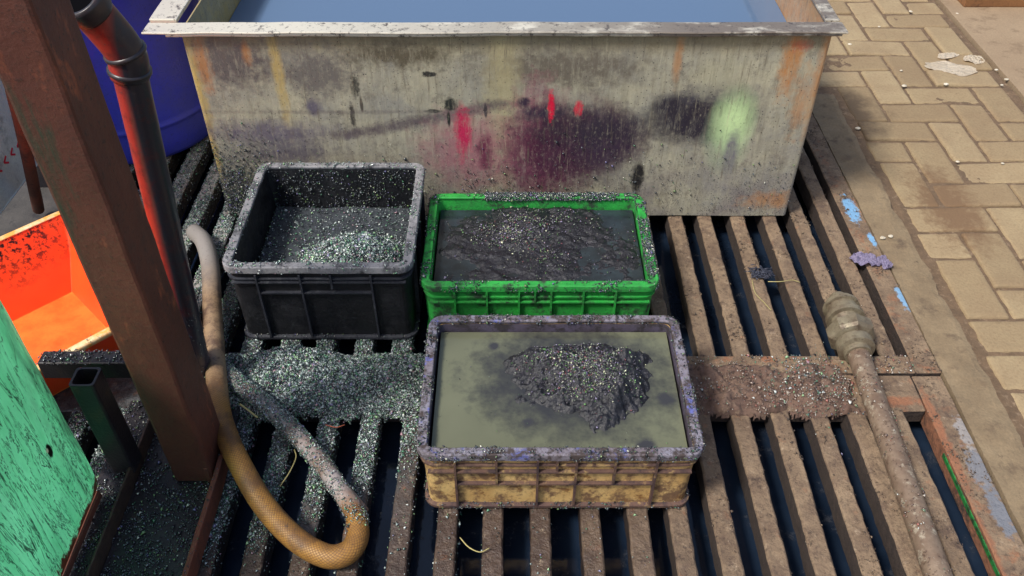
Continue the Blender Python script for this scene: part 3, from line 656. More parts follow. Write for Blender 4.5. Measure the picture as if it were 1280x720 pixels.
# ------------------------------------------------------------------ crates
def crate(name, label, cat, x0, x1, y0, y1, H, taper, mats, rimw, ribs, ledges, level, rimh=.02, basey=0.0):
    body, rimm, ribm, panel = mats
    t = thing(name, ((x0+x1)/2, (y0+y1)/2, 0), label, cat, 'plastic crates on the grating')
    rx0, rx1, ry0, ry1 = x0+rimw, x1-rimw, y0+rimw, y1-rimw      # inner opening
    wx0, wx1, wy0, wy1 = x0+.010, x1-.010, y0+.010, y1-.010       # wall outer top
    bm = bmesh.new(); th = rimw-.010
    rings = rings_from(wx0, wy0, wx1, wy1, .03, [(-taper, .004), (-taper*.66, H*.33), (-taper*.33, H*.66), (0, H-.010), (-th, H-.010), (-th-taper*.7, H*.3), (-th-taper, .012)])
    loft(bm, rings, cap0=True, cap1=True, jit=.0008)
    bmesh.ops.recalc_face_normals(bm, faces=bm.faces); bm.faces.index_update()
    fs = [f for f in bm.faces if (lambda c, n: (n.x*((x0+x1)/2-c.x)+n.y*((y0+y1)/2-c.y)) > .02 and c.z > .005)(f.calc_center_median(), f.normal) or (abs(f.normal.z) > .9 and .008 < f.calc_center_median().z < H*.5)]
    b2 = bm.copy(); idx = set(f.index for f in fs); b2.faces.ensure_lookup_table()
    bmesh.ops.delete(b2, geom=[f for f in b2.faces if f.index not in idx], context='FACES')
    bmesh.ops.delete(bm, geom=fs, context='FACES')
    ob = link('inner_wall', b2, body, t)
    link('outer_wall', bm, panel, t)
    bm = bmesh.new()
    prof = [(0, H-rimh), (0, H-rimh+.001), (0, H-.0025), (-.0006, H-.001), (-.002, H), (-.004, H+.0003), (-rimw*.5, H-.0012), (-rimw+.004, H+.0003), (-rimw+.0016, H), (-rimw+.0002, H-.0012), (-rimw, H-.003), (-rimw, H-.009), (-.012, H-.0095), (-.004, H-rimh+.001), (-.004, H-rimh)]
    loft(bm, rings_from(x0, y0, x1, y1, .036, prof, .01), close_profile=True, jit=.0010)
    bmesh.ops.recalc_face_normals(bm, faces=bm.faces)
    orim = link('rim', bm, rimm, t, smooth=True)
    # second band round the crate under the rim
    z2 = H-rimh-.026
    tp = lambda z: taper*(1-z/(H-.01))
    bm = bmesh.new()
    off = -tp(z2)
    prof = [(off-.001, z2), (off+.007, z2+.001), (off+.007, z2+.005), (off-.001, z2+.006)]
    loft(bm, rings_from(wx0, wy0, wx1, wy1, .03, prof), close_profile=True, jit=.001)
    bmesh.ops.recalc_face_normals(bm, faces=bm.faces)
    link('band', bm, ribm, t)
    bm = bmesh.new(); off = -taper
    prof = [(off-.001, .003), (off+.010, .003), (off+.010, .010), (off-.001, .012)]
    loft(bm, rings_from(wx0, wy0, wx1, wy1, .03, prof), close_profile=True, jit=.001)
    bmesh.ops.recalc_face_normals(bm, faces=bm.faces)
    ofoot = link('foot_band', bm, ribm, t)
    # vertical ribs: front/back at fractions of width; sides at a few
    def rib(fx, z0, z1, side):
        bm = bmesh.new(); s = [(z0, tp(z0)), (z1, tp(z1))]; w = .0025
        q = []
        for z, o in s:
            if side in 'fb':
                x = wx0+(wx1-wx0)*fx; yy = (wy0+o) if side == 'f' else (wy1-o); sg = -1 if side == 'f' else 1
                q += [(x-w, yy-sg*.001, z), (x+w, yy-sg*.001, z), (x+w, yy+sg*.0105, z), (x-w, yy+sg*.0105, z)]
            else:
                y = wy0+(wy1-wy0)*fx; xx = (wx0+o) if side == 'l' else (wx1-o); sg = -1 if side == 'l' else 1
                q += [(xx-sg*.001, y-w, z), (xx-sg*.001, y+w, z), (xx+sg*.0105, y+w, z), (xx+sg*.0105, y-w, z)]
        v = [bm.verts.new(a) for a in q]
        for f in ((0, 1, 2, 3), (7, 6, 5, 4), (0, 4, 5, 1), (1, 5, 6, 2), (2, 6, 7, 3), (3, 7, 4, 0)): bm.faces.new([v[i] for i in f])
        bmesh.ops.recalc_face_normals(bm, faces=bm.faces)
        return link('rib', bm, ribm, t)
    for fx, a, b in ribs:
        for sd in 'fb': rib(fx, a*H, b*H, sd)
    for fx in (.2, .5, .8):
        for sd in 'lr': rib(fx, .05*H, .9*H, sd)
    for z, a, b in ledges:
        zz = z*H; o = tp(zz); xa, xb = wx0+(wx1-wx0)*a, wx0+(wx1-wx0)*b
        link('ledge', newbox(xa, xb, wy0+o-.0095, wy0+o+.001, zz-.002, zz+.002), ribm, t)
        link('ledge', newbox(xa, xb, wy1-o-.001, wy1-o+.0095, zz-.002, zz+.002), ribm, t)
    return t, ob, orim, ofoot, (rx0, rx1, ry0, ry1)
blk, bl_b, bl_r, bl_f, bi = crate('plastic_crate', 'black plastic crate with grey dusty rim, left of the green crate', 'crate', -.747, -.256, 1.670, 2.150, .265, .004,
    (MT['blackpl'], MT['blackrim'], MT['blackrib'], MT['blackpl']), .024, [(.16, .04, .9), (.40, .04, .9), (.79, .04, .9), (.57, .72, .9)], [(.66, .16, .79), (.80, .02, .98)], .14, basey=0)
grn, gr_b, gr_r, gr_f, gi = crate('plastic_crate', 'bright green plastic crate of grey sludge between the steel tank and brown crate', 'crate', -.240, .386, 1.672, 2.085, .20, .004,
    (MT['greenpl'],)*4, .023, [(.13, .04, .9), (.27, .04, .9), (.41, .04, .9), (.55, .04, .9), (.69, .04, .9), (.83, .04, .9), (.48, .7, .9)], [(.70, .02, .98)], .17)
brn, br_b, br_r, br_f, wi = crate('plastic_crate', 'dirty brown and ochre ribbed crate nearest the camera, full of murky olive water', 'crate', -.206, .414, 1.128, 1.560, .205, .005,
    (MT['lining'], MT['brownrim'], MT['brownpl'], MT['ochrepl']), .022, [(.12, .04, .9), (.27, .48, .9), (.42, .04, .9), (.56, .04, .9), (.70, .48, .9), (.85, .04, .9), (.49, .72, .9)], [(.46, .12, .85), (.68, .02, .98)], .17)

# contents
def inset(i, m=.006): return i[0]-.0+m, i[1]-m, i[2]+m, i[3]-m
def crate_fill(name, i, lvl, mat, label, cat, fn=None, nx=140, ny=100):
    a, b, c_, d = inset(i, .006)
    if fn is None: fn = lambda x, y: lvl
    bm = hfield(a, b, c_, d, nx, ny, fn)
    bmesh.ops.recalc_face_normals(bm, faces=bm.faces)
    if sum(f.normal.z for f in bm.faces) < 0: bmesh.ops.reverse_faces(bm, faces=bm.faces)
    # close into a solid body down to the crate floor
    r = bmesh.ops.extrude_edge_only(bm, edges=[e for e in bm.edges if e.is_boundary])
    for q in r['geom']:
        if isinstance(q, bmesh.types.BMVert): q.co.z = .02; q.co.x += (.006 if q.co.x < (a+b)/2 else -.006); q.co.y += (.006 if q.co.y < (c_+d)/2 else -.006)
    o = link(name, bm, mat, None, ((a+b)/2, (c_+d)/2, .013), smooth=(nx > 10)); return meta(o, label, cat)
def h_black(x, y):
    h = .122+fbm(x, y, 9, 2)*.005+fbm(x, y, 60, 4)*.0022
    h += .100*bl(x, y, -.44, 1.83, .13, .10)+.045*bl(x, y, -.34, 1.78, .12, .08)+.02*fbm(x, y, 16, 5)*bl(x, y, -.44, 1.83, .17, .14)+.03*bl(x, y, -.60, 1.75, .07, .05)+fbm(x, y, 22, 5)*.010*bl(x, y, -.46, 1.80, .17, .13)
    return min(h, .238)
sl_b = crate_fill('sludge', bi, .13, MT['darkmud'], 'dark sludge with a raised heap inside the black crate', 'sludge', h_black)
def h_green(x, y):
    h = .158+.014*bl(x, y, .08, 1.92, .20, .15)+fbm(x, y, 12, 3)*.007+fbm(x, y, 40, 6)*.0035+.012*bl(x, y, .03, 1.96, .08, .05)+.008*bl(x, y, .1, 2.03, .1, .04)
    h += fbm(x, y, 7, 21)*.007
    return h-.012*min(1, max(0, (-.17-x)/.05))-.008*min(1, max(0, (x-.31)/.05))
sl_g = crate_fill('sludge', gi, .16, MT['sludge'], 'lumpy grey black sludge breaking the water in the green crate', 'sludge', h_green, 190, 130)
gw = crate_fill('water', (gi[0]+.001, gi[1]-.001, gi[2]+.001, gi[3]-.001), .160, MT['greywater'], 'dark blue grey water around the sludge in the green crate', 'water', nx=4, ny=4)
hp = P(742, 475, .18)
def h_brown(x, y):
    dx, dy = x-hp.x+.022, y-hp.y-.002
    h = .146+.034*bl(dx, dy, .010, .02, .11, .09)+.048*bl(dx, dy, -.11, .055, .075, .04)+.022*bl(dx, dy, -.05, .0, .12, .07)+.02*bl(dx,dy,-.0,.09,.13,.03)+.040*bl(dx, dy, .09, .0, .07, .085)+.034*bl(dx, dy, .03, -.10, .065, .07)+.024*bl(dx, dy, .13, .07, .05, .02)
    h += (fbm(x, y, 30, 12)+.2)*.016*bl(dx, dy, -.02, .0, .19, .14)+.014*bl(dx, dy, -.09, -.03, .10, .08)+fbm(x, y, 18, 3)*.012+fbm(x, y, 55, 6)*.005+fbm(x, y, 110, 1)*.002
    return max(.1, h)
sl_w = crate_fill('sludge_mound', wi, .16, MT['sludge'], 'dark island of sludge topped with glittering chips in the brown crate', 'sludge', h_brown, 220, 160)
ow = crate_fill('water', (wi[0]+.001, wi[1]-.001, wi[2]+.001, wi[3]-.001), .173, MT['olive'], 'murky olive water round the sludge mound in the brown crate', 'water', nx=4, ny=4)

# ------------------------------------------------------------------ left side: drum, board, tray, machine frame
def lathe(bm, cx, cy, prof, n=64):
    rings = [[(cx+r*math.cos(2*math.pi*i/n), cy+r*math.sin(2*math.pi*i/n), z) for i in range(n)] for r, z in prof]
    loft(bm, rings, cap0=True, cap1=True); bmesh.ops.recalc_face_normals(bm, faces=bm.faces)
DC = (-1.375, 2.80)
dr = thing('plastic_drum', (DC[0], DC[1], 0), 'tall blue plastic drum standing behind the rusty post and left of the tank', 'drum')
bm = bmesh.new(); lathe(bm, *DC, [(.27, .003), (.288, .012), (.298, .03), (.300, .08), (.301, .120), (.302, .130), (.306, .134), (.306, .142), (.302, .146), (.302, .16), (.302, .3), (.302, .45), (.303, .60), (.309, .606), (.309, .618), (.303, .624), (.300, .84), (.285, .88), (.26, .90)])
link('body', bm, MT['blue'], dr, smooth=True)
bm = bmesh.new(); lathe(bm, *DC, [(.262, .9005), (.268, .905), (.268, .925), (.255, .93), (.25, .915)]); link('lid', bm, MT['blue'], dr, smooth=True)
# board with red marks
a = P(-60, 330, .0); b = P(60, 183, .12); a.z = .12
a = P(-40, 315, .12); dvec = (b-a); dvec.z = 0; dn = dvec.normalized(); nrm = Vector((dn.y, -dn.x, 0))
bd = thing('board', tuple(a), 'grey white board with a dotted red line behind the rusty post at the left edge', 'board')
bm = bmesh.new(); L = dvec.length; w0 = a-dn*.04
obox(bm, w0+Vector((0, 0, .45)), b+Vector((0, 0, .45)), .02, .9, .003)
link('panel', bm, MT['fabric'], bd)
for i in range(14):
    s0 = b-dn*(.03+.045*i)+nrm*.0105+Vector((0, 0, .105+.0*i)); 
    bm = bmesh.new()
    for s_ in (-1, 1):
        obox(bm, s0, s0-dn*-.02+Vector((0, 0, .012*s_)), .002, .006)
    link('red_mark', bm, MT['redprint'], bd)
# feet of the board
link('foot', newbox(b.x-.06, b.x-.02, b.y-.05, b.y-.01, -.011, .12), MT['darksteel'], bd)
q = w0+Vector((.05, .05, 0)); link('foot', newbox(q.x-.02, q.x+.02, q.y-.02, q.y+.02, -.011, .12), MT['darksteel'], bd)
# leaning rusty rod
bm = bmesh.new(); p0 = P(48, 262, .02); p1 = PF(-2, 40, p0.y-.25)
tube(bm, smooth_path([p0, (p0+p1)/2+Vector((.004, 0, 0)), p1, p1+(p1-p0)*.2], 6), .018, 10, jit=.1)
meta(link('rusty_rod', bm, MT['rustedge'], None, tuple(p0)), 'thin rusty rod leaning in front of the grey white board at the far left', 'rod')

# orange tray
tn = Vector((.70, .714, 0)).normalized(); nn_ = Vector((-tn.y, tn.x, 0))
f0 = Vector((-1.04, 1.47, 0))
tr = thing('plastic_tray', tuple(f0), 'bright orange red plastic tray with a pale yellow rim behind the rusty post', 'tray')
def tring(off, z, r=.03):
    pts = rings_from(-.55, 0, .215, .55, r, [(off, z)], .05)[0]
    return [tuple(f0+tn*p[0]+nn_*p[1]+Vector((0, 0, p[2]))) for p in pts]
bm = bmesh.new(); loft(bm, [tring(-.10, .004), tring(-.05, .1), tring(-.004, .195), tring(-.008, .195), tring(-.055, .1), tring(-.105, .009)], cap0=True, cap1=True)
bmesh.ops.recalc_face_normals(bm, faces=bm.faces); link('body', bm, MT['orange'], tr)
bm = bmesh.new(); loft(bm, [tring(.012, .186), tring(.013, .198), tring(.008, .201), tring(-.006, .200), tring(-.009, .1975), tring(0, .1955), tring(.008, .186)], close_profile=True)
bmesh.ops.recalc_face_normals(bm, faces=bm.faces); trim_ = link('rim', bm, MT['orangerim'], tr, smooth=True)

# machine frame: post, base channel, stub tube, mint cover
mf = thing('machine_frame', (-.78, 1.15, 0), 'rust brown machine frame with upright post and mint green cover at the left', 'machine frame')
bm = bmesh.new()
# hollow square post, open C section look
box(bm, -.782, -.688, 1.19, 1.305, .021, 1.22, .007, 2)
es = [e for e in bm.edges if e.calc_length() > .5]; bmesh.ops.subdivide_edges(bm, edges=es, cuts=50, use_grid_fill=True)
for v in bm.verts: v.co += Vector((fbm(v.co.z, v.co.y, 9, 1)*.0015, fbm(v.co.z, v.co.x, 9, 4)*.0015, 0))
post = link('post', bm, MT['post'], mf)
bm = bmesh.new(); box(bm, -.705, -.695, 1.188, 1.30, .021, .075, .002); link('gusset', bm, MT['rustedge'], mf)
CY0, CY1 = .35, 1.62
bm = bmesh.new(); box(bm, -.875, -.685, CY0, 1.42, .008, .018); chan = link('channel_web', bm, MT['darksteel'], mf)
def flange(x0, x1, z0, z1, m_, ye=1.42):
    bm = newbox(x0, x1, CY0, ye, z0, z1, bev=.002)
    bmesh.ops.subdivide_edges(bm, edges=[e for e in bm.edges if e.calc_length() > .5], cuts=60, use_grid_fill=True)
    for v in bm.verts: v.co += Vector((fbm(v.co.y, v.co.z, 12, 1)*.0015, 0, fbm(v.co.y, v.co.x, 12, 4)*.0015))
    return link('channel_flange', bm, m_, mf)
fl1 = flange(-.684, -.672, .006, .062, MT['rustedge'], 1.312)
fl2 = flange(-.882, -.876, .006, .066, MT['dullrust'])
fl3 = flange(-.955, -.889, .030, .042, MT['darksteel'])
# stub tube (open square)
def sq(off, z): return [(x, y, z) for x, y in dens(rrect(-.925-off, 1.20-off, -.872+off, 1.253+off, .006, 2), .03)]
bm = bmesh.new(); loft(bm, [sq(0, .043), sq(0, .345), sq(-.005, .345), sq(-.005, .06)], cap0=True, cap1=True); bmesh.ops.recalc_face_normals(bm, faces=bm.faces)
stub = link('stub_tube', bm, MT['darksteel'], mf)
cb = link('cross_bar', newbox(-1.05, -.74, 1.306, 1.345, .25, .30, bev=.003), MT['darksteel'], mf)
# mint cover: vertical sheet with a rolled back edge
bm = bmesh.new(); prof = []
for y in np.linspace(.30, 1.12, 14): prof.append((-.925, y))
for a_ in np.linspace(10, 90, 9): prof.append((-.925-.075*(1-math.cos(R(a_))), 1.12+.075*math.sin(R(a_))))
for x_ in (-1.03, -1.08, -1.14): prof.append((x_, 1.195))
vv = []
for z in np.linspace(.075, .66, 24):
    vv.append([bm.verts.new((x+fbm(y, z, 5, 2)*.003, y, z+(.0 if z > .2 else 0))) for x, y in prof])
for a_, b_ in zip(vv, vv[1:]):
    for i in range(len(prof)-1): bm.faces.new((a_[i], a_[i+1], b_[i+1], b_[i]))
bmesh.ops.solidify(bm, geom=bm.faces[:], thickness=.006)
bmesh.ops.recalc_face_normals(bm, faces=bm.faces)
link('cover', bm, MT['mint'], mf, smooth=False)
link('cover_edge', newbox(-.934, -.919, .32, 1.13, .055, .0735, bev=.002), MT['rustedge'], mf)

# upright dark pipe, red reflection painted on its left side
pvb = Vector((-.812, 1.505, -.03)); pvt = Vector((-.714, 1.466, .906)); pdir = (pvt-pvb).normalized()
pv = thing('standpipe', tuple(pvb), 'dark glossy standpipe with a painted-in red reflection and sleeved open end, in front of the blue drum', 'pipe')
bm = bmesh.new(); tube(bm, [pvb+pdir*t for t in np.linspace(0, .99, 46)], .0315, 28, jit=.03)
vp = link('pipe', bm, MT['darkpipe_refl'], pv)
k0 = pvb+pdir*.97; k1 = P(122, 22, 1.035); k2 = P(103, 2, 1.07)
sl_path = smooth_path([k0-pdir*.02, k0+pdir*.03, k1, k2], 8)
bm = bmesh.new(); tube(bm, sl_path, .036, 28); link('sleeve', bm, MT['darkpipe_refl'], pv, smooth=False)
for kk in (2, 8):
    c_ = sl_path[kk]; e_ = (sl_path[kk+1]-sl_path[kk-1]).normalized()
    bm = bmesh.new(); tube(bm, [c_-e_*.005, c_-e_*.003, c_+e_*.003, c_+e_*.005], [.036, .0395, .0395, .036], 28, cap=False); link('clamp_ring', bm, MT['rubber'], pv)
ed = (sl_path[-1]-sl_path[-2]).normalized(); e1 = ed.cross(Vector((0, 1, 0))).normalized(); e2 = ed.cross(e1)
bm = bmesh.new(); rings = [[tuple(sl_path[-1]+ed*z+(e1*math.cos(2*math.pi*i/28)+e2*math.sin(2*math.pi*i/28))*r_) for i in range(28)] for r_, z in ((.0365, -.03), (.039, -.025), (.040, .0), (.038, .008), (.032, .008), (.030, .002), (.030, .001))]
loft(bm, rings, cap0=True); bmesh.ops.recalc_face_normals(bm, faces=bm.faces); link('open_collar', bm, MT['rubber'], pv, smooth=True)
bm = bmesh.new(); bm.faces.new([bm.verts.new(p_) for p_ in rings[-1]]); link('bore_shade_disc', bm, MT['voidblack'], pv)  # black disc painting in the dark shade inside the open end

# hose
hp_ = [P(x, y, h) for x, y, h in ((243, 290, .0), (255, 303, .045), (263, 335, .06), (266, 400, .07), (273, 500, .07), (284, 545, .075), (304, 588, .07), (332, 634, .045), (370, 674, .032), (408, 695, .03), (434, 691, .03), (447, 672, .03), (446, 648, .03))]
hs = thing('braided_hose', (-.75, 1.45, 0), 'amber braided hose looping on the grating left of the crates, its far end pale', 'hose')
bm = bmesh.new(); pth = smooth_path(hp_, 14); tube(bm, pth, [.0258-.002*max(0, (i/len(pth)-.8)/.2) for i in range(len(pth))], 28, uv=True); h1 = link('braided_length', bm, MT['braid'], hs, smooth=True)
hq = [P(x, y, h) for x, y, h in ((447, 664, .03), (444, 642, .030), (424, 610, .030), (398, 575, .030), (362, 534, .035), (325, 500, .045), (296, 478, .045), (268, 452, .03))]
bm = bmesh.new(); tube(bm, smooth_path(hq, 14), [.0238-.003*min(1, i/30) for i in range((len(hq)-1)*14+1)], 24, uv=True, jit=.08); h2 = link('pale_length', bm, MT['hose_clear'], hs, smooth=True)
# short pale tube stub
bm = bmesh.new(); a = P(438, 618, .02); b = P(456, 640, .012); tube(bm, [a, b], .011, 16)
meta(link('tube_stub', bm, MT['hose_clear'], None, tuple(a), smooth=False), 'short pale plastic tube stub lying beside the hose loop on a chip covered bar', 'tube')

# steel pipe with union on the right
pa, pb = Vector((.921, 1.775, .042)), Vector((.878, .45, .036))
sp_ = thing('steel_pipe', (.9, 1.2, 0), 'crusted pale steel pipe with a thick union fitting lying along the right grating bars', 'pipe')
dd = (pb-pa).normalized(); Lp = (pb-pa).length
bm = bmesh.new(); tube(bm, [pa+dd*(.18+(Lp-.18)*i/90) for i in range(91)], .0285, 24, jit=.015); pp = link('pipe', bm, MT['pipe'], sp_, smooth=True)
def lathe_axis(prof, n=24, hexa=False, jit=0.):
    bm = bmesh.new(); s = dd.cross(Vector((0, 0, 1))).normalized(); u = s.cross(dd); rings = []
    for t, r_ in prof:
        rg = []
        for i in range(n):
            a_ = 2*math.pi*i/n; k = r_
            if hexa: 
                am = (a_ % (math.pi/4))-math.pi/8; k = r_*math.cos(math.pi/8)/math.cos(am)
            k *= 1.12; q = pa+dd*t+(s*math.cos(a_)+u*math.sin(a_))*k
            k2 = 1+mn.noise(q*40)*jit; rg.append(tuple(pa+dd*t+(s*math.cos(a_)+u*math.sin(a_))*k*k2))
        rings.append(rg)
    loft(bm, rings, cap0=True, cap1=True); bmesh.ops.recalc_face_normals(bm, faces=bm.faces); return bm
link('fitting_body', lathe_axis([(-.005, .022), (-.003, .036), (.010, .037), (.011, .044), (.020, .044), (.022, .037), (.050, .037), (.052, .046), (.068, .046), (.070, .036), (.080, .034), (.086, .031), (.098, .031)], 48, jit=.02), MT['brass'], sp_, smooth=2)
link('union_nut', lathe_axis([(.094, .030), (.097, .050), (.103, .056), (.132, .056), (.140, .050), (.147, .034), (.150, .034)], 32, True, jit=.02), MT['brass'], sp_)
link('end_collar', lathe_axis([(.150, .034), (.153, .043), (.180, .043), (.184, .032), (.20, .031)], 48, jit=.02), MT['brass'], sp_, smooth=2)
link('plug_end', lathe_axis([(-.03, .016), (-.028, .020), (-.004, .024)], 24), MT['brass'], sp_, smooth=2)

# small litter
def crumple(name, px, py, h, sx, sy, hgt, rot, mat, label, cat, seed, grp=None, n=14):
    c0_ = P(px, py, h); bm = bmesh.new(); g = {}
    for j in range(n+1):
        for i in range(n+1):
            u, v = i/n*2-1, j/n*2-1
            k = 1+.35*mn.noise(Vector((math.atan2(v, u)*1.3, seed, 1)))
            x = u*math.sqrt(1-v*v/2)*sx*k; y = v*math.sqrt(1-u*u/2)*sy*k
            z = abs(fbm(x, y, 1.6/max(sx, sy)*.9, seed, 4))*hgt
            g[i, j] = bm.verts.new((c0_.x+x*math.cos(rot)-y*math.sin(rot), c0_.y+x*math.sin(rot)+y*math.cos(rot), h+z+.001))
    for j in range(n):
        for i in range(n): bm.faces.new((g[i, j], g[i+1, j], g[i+1, j+1], g[i, j+1]))
    bmesh.ops.solidify(bm, geom=bm.faces[:], thickness=.0012)
    o = link(name, bm, mat, None, tuple(c0_)); return meta(o, label, cat, grp)
PAV = -.024
crumple('paper_scrap', 1189, 86, PAV, .10, .05, .010, -.3, MT['paper'], 'larger torn white paper scrap lying on the brick pavers', 'paper', 3)
crumple('paper_scrap', 1184, 70, PAV, .05, .025, .008, .3, MT['paper'], 'small curled white paper strip just behind the larger scrap on the pavers', 'paper', 13)
crumple('paper_scrap', 1217, 75, PAV, .045, .04, .009, .6, MT['paper'], 'small white paper scrap to the right of the larger scrap on the pavers', 'paper', 8)
crumple('cloth_scrap', 1081, 326, .004, .042, .032, .022, -.3, MT['lav'], 'larger lavender cloth scrap crumpled on the right rail of the grating', 'cloth', 5)
crumple('cloth_scrap', 1105, 330, .004, .018, .032, .03, .2, MT['lav'], 'small lavender cloth tail touching the larger lavender scrap', 'cloth', 7)
# wire wool: a tangle of short strands
bm = bmesh.new(); wc = P(951, 343, .008)
for i in range(110):
    a_ = wc+Vector((random.gauss(0, .016), random.gauss(0, .010), abs(random.gauss(.004, .005))))
    dv = Vector((random.gauss(0, 1), random.gauss(0, .7), random.gauss(0, .35))).normalized()*random.uniform(.008, .018)
    tube(bm, [a_-dv, a_+Vector((0, 0, .002)), a_+dv], .0012, 5)
meta(link('wire_wool', bm, MT['scrub'], None, tuple(wc)), 'small tangled tuft of grey wire wool on a bar near the union fitting', 'wire wool')
def strand(pts, mat, label, r_=.0012):
    q = [P(x, y, h) for x, y, h in pts]; bm = bmesh.new(); tube(bm, smooth_path(q, 6), r_, 6)
    meta(link('straw', bm, mat, None, tuple(q[0])), label, 'straw')
strand(((940, 350, .004), (944, 366, .006), (955, 378, .004), (964, 388, .004)), MT['straw'], 'pale straw hanging down a grating bar below the wire wool tuft')
strand(((960, 352, .006), (976, 352, .012), (990, 350, .008), (1000, 353, .004)), MT['straw'], 'pale straw bridging the slot right of the wire wool tuft')
strand(((350, 608, .004), (362, 590, .012), (370, 572, .01), (368, 562, .01)), MT['straw'], 'curved yellow straw over a slot between the two hose lengths', .0016)
strand(((378, 536, .03), (388, 544, .03), (394, 556, .02), (392, 566, .02)), MT['straw'], 'short yellow straw standing by the pale hose length', .0014)
strand(((300, 505, .075), (312, 514, .07), (322, 522, .06)), MT['straw'], 'thick buff splinter lying against the pale hose where it meets the chips', .0025)
strand(((407, 531, .01), (420, 534, .014), (431, 531, .01)), MT['redstraw'], 'reddish fibre lying across the slot end below the chip pile', .0014)
strand(((575, 672, .004), (586, 684, .01), (600, 690, .006), (612, 685, .004)), MT['straw'], 'dull straw across the slot just in front of the brown crate', .0014)
# board top right
bm = newbox(2.10, 4.2, 3.86, 4.3, -.019, .045, bev=.004); meta(link('wooden_board', bm, MT['wood'], None, (2.1, 3.86, 0)), 'edge of a brown wooden board lying on the concrete at the top right', 'board')
# white grit
for k, (x, y) in enumerate([(1138, 15), (1099, 34), (1196, 18), (1252, 107), (1182, 106), (1126, 89), (1197, 203), (1253, 205), (1072, 161), (1103, 298), (1113, 296), (1245, 88), (1258, 100), (1130, 108), (1062, 56)]):
    hh = .004 if (x, y) in ((1103, 298), (1113, 296)) else PAV
    q = P(x, y, hh); bm = bmesh.new(); bmesh.ops.create_icosphere(bm, subdivisions=2, radius=random.uniform(.004, .008))
    for v in bm.verts: v.co = Vector((v.co.x*random.uniform(.9, 1.1)*1.3, v.co.y, v.co.z*.55))*(1+.3*mn.noise(v.co*160+Vector((k, 0, 0))))+q+Vector((0, 0, .003))
    meta(link('grit', bm, MT['pebble'], None, tuple(q)), 'tiny white crumb of grit scattered on the dusty ground right of the gratings', 'grit', 'white grit crumbs')

# ------------------------------------------------------------------ chips
def cl(a): return np.clip(a, 0, 1)
# left gratings: dense chips
def d_left(p, n):
    x, y = p[:, 0], p[:, 1]
    b = cl((-.16-x)/.10)*cl((y-.98-.25*cl((x+.62)/.4))/.16)
    b = b*cl(1.15-.0*y)+.0
    far = cl((-.78-x)/.1)*cl((y-1.5)/.3)
    b = np.where(far > 0, b*(1-far*.75*cl(.8-vn(p, 8))), b)
    c = vn(p, 22)*.5+vn(p, 60, 3)*.3
    out = b*cl(.75+c*1.1)*np.where(n[:, 2] > .3, 1, .10)*1.8
    out += .04*cl((-.05-x)/.2)*cl(vn(p, 12)+.3)
    out += .012
    return out
scatter('plastic_chips', [o for o in allbars if o.data.vertices[0].co.x < .3]+[frames[1], frames[5]], 520000, d_left, .0054, MT['chips'], 'mixed grey green plastic chips crusting the left grating bars', 'chips', keepf=lambda c, N: (N[:, 2] > -.2)&(c[:, 2] > -.035)&(c[:, 1] > .85)&(c[:, 1] < 2.7)&((c[:, 0] < -.1)|(N[:, 2] > .5)))
def d_mud(p, n):
    x = p[:, 0]; return cl((-.14-x)/.05)*cl(.85+vn(p, 30)*.6)
scatter('plastic_chips', [mud], 100000, d_mud, .0054, MT['chips'], 'thick bank of grey green plastic chips on the beam in front of the black crate', 'chips')
def d_mudr(p, n):
    x = p[:, 0]; return cl((x-.35)/.05)*cl(.18+vn(p, 18)*.35+g2(p, .80, 1.49, .14, .07)*.5)
scatter('plastic_chips', [mud]+[frames[1], frames[5]], 34000, d_mudr, .0062, MT['chips_warm'], 'sparse chips bedded in the brown mud right of the brown crate', 'chips', up=.3)
scatter('plastic_chips', [mud, frames[1], frames[5]]+[b for b in allbars if 0.75 < b.data.vertices[0].co.x < .95], 30000, lambda p, n: g2(p, .80, 1.50, .10, .10)*.5*cl(.6+vn(p, 25))+g2(p, .77, 1.66, .03, .12)*.5, .0062, MT['chips'], 'green and white chips gathered beside the union fitting', 'chips', up=.3)
# tank lower left corner and splashes
def d_tank(p, n):
    x, z = p[:, 0], p[:, 2]; f = (n[:, 1] < -.5)&(p[:, 1] < 2.25)
    q = np.exp(-(((x+.86)/.11)**2+((z-.02)/.15)**2))*.9+np.exp(-(z/.10)**2)*.16*cl((.4-x)/.6)*cl(.6+vn(p, 8))
    q += .012*cl((.35-z)/.3)
    return f*q
scatter('chips_splashed', [tbody], 170000, d_tank, .0055, MT['chips_dark'], parent=tank, keepf=lambda c, N: (N[:, 1] < -.5)&(c[:, 1] < 2.26)&(c[:, 2] < .45))
# black crate
def d_brim(p, n): return cl(.14+vn(p, 26)*.5)*(n[:, 2] > .2)+.03
scatter('chips_on_rim', [bl_r], 22000, d_brim, .0048, MT['chips'], parent=blk)
def d_binner(p, n):
    inside = (p[:, 1] > 2.05)&(n[:, 1] < -.5)&(p[:, 1] < 2.145)&(p[:, 2] > .10)&(p[:, 0] > -.735)
    return inside*cl(.5+vn(p, 30)*.6)*cl((p[:, 0]+.80)/.15)*.6 + ((p[:, 1] < 1.75)&(p[:, 2] < .04))*.3*(n[:, 2] > .3)
scatter('chips_on_wall', [bl_b, bl_f], 60000, d_binner, .0052, MT['chips_dark'], parent=blk)
def d_bheap(p, n):
    h = (p[:, 2]-.138)/.03
    return cl(h)*cl(.9+vn(p, 35)*.5)+.05
scatter('wet_chips', [sl_b], 120000, d_bheap, .0062, MT['chips'], 'heap of wet grey green chips piled in the front of the black crate', 'chips')
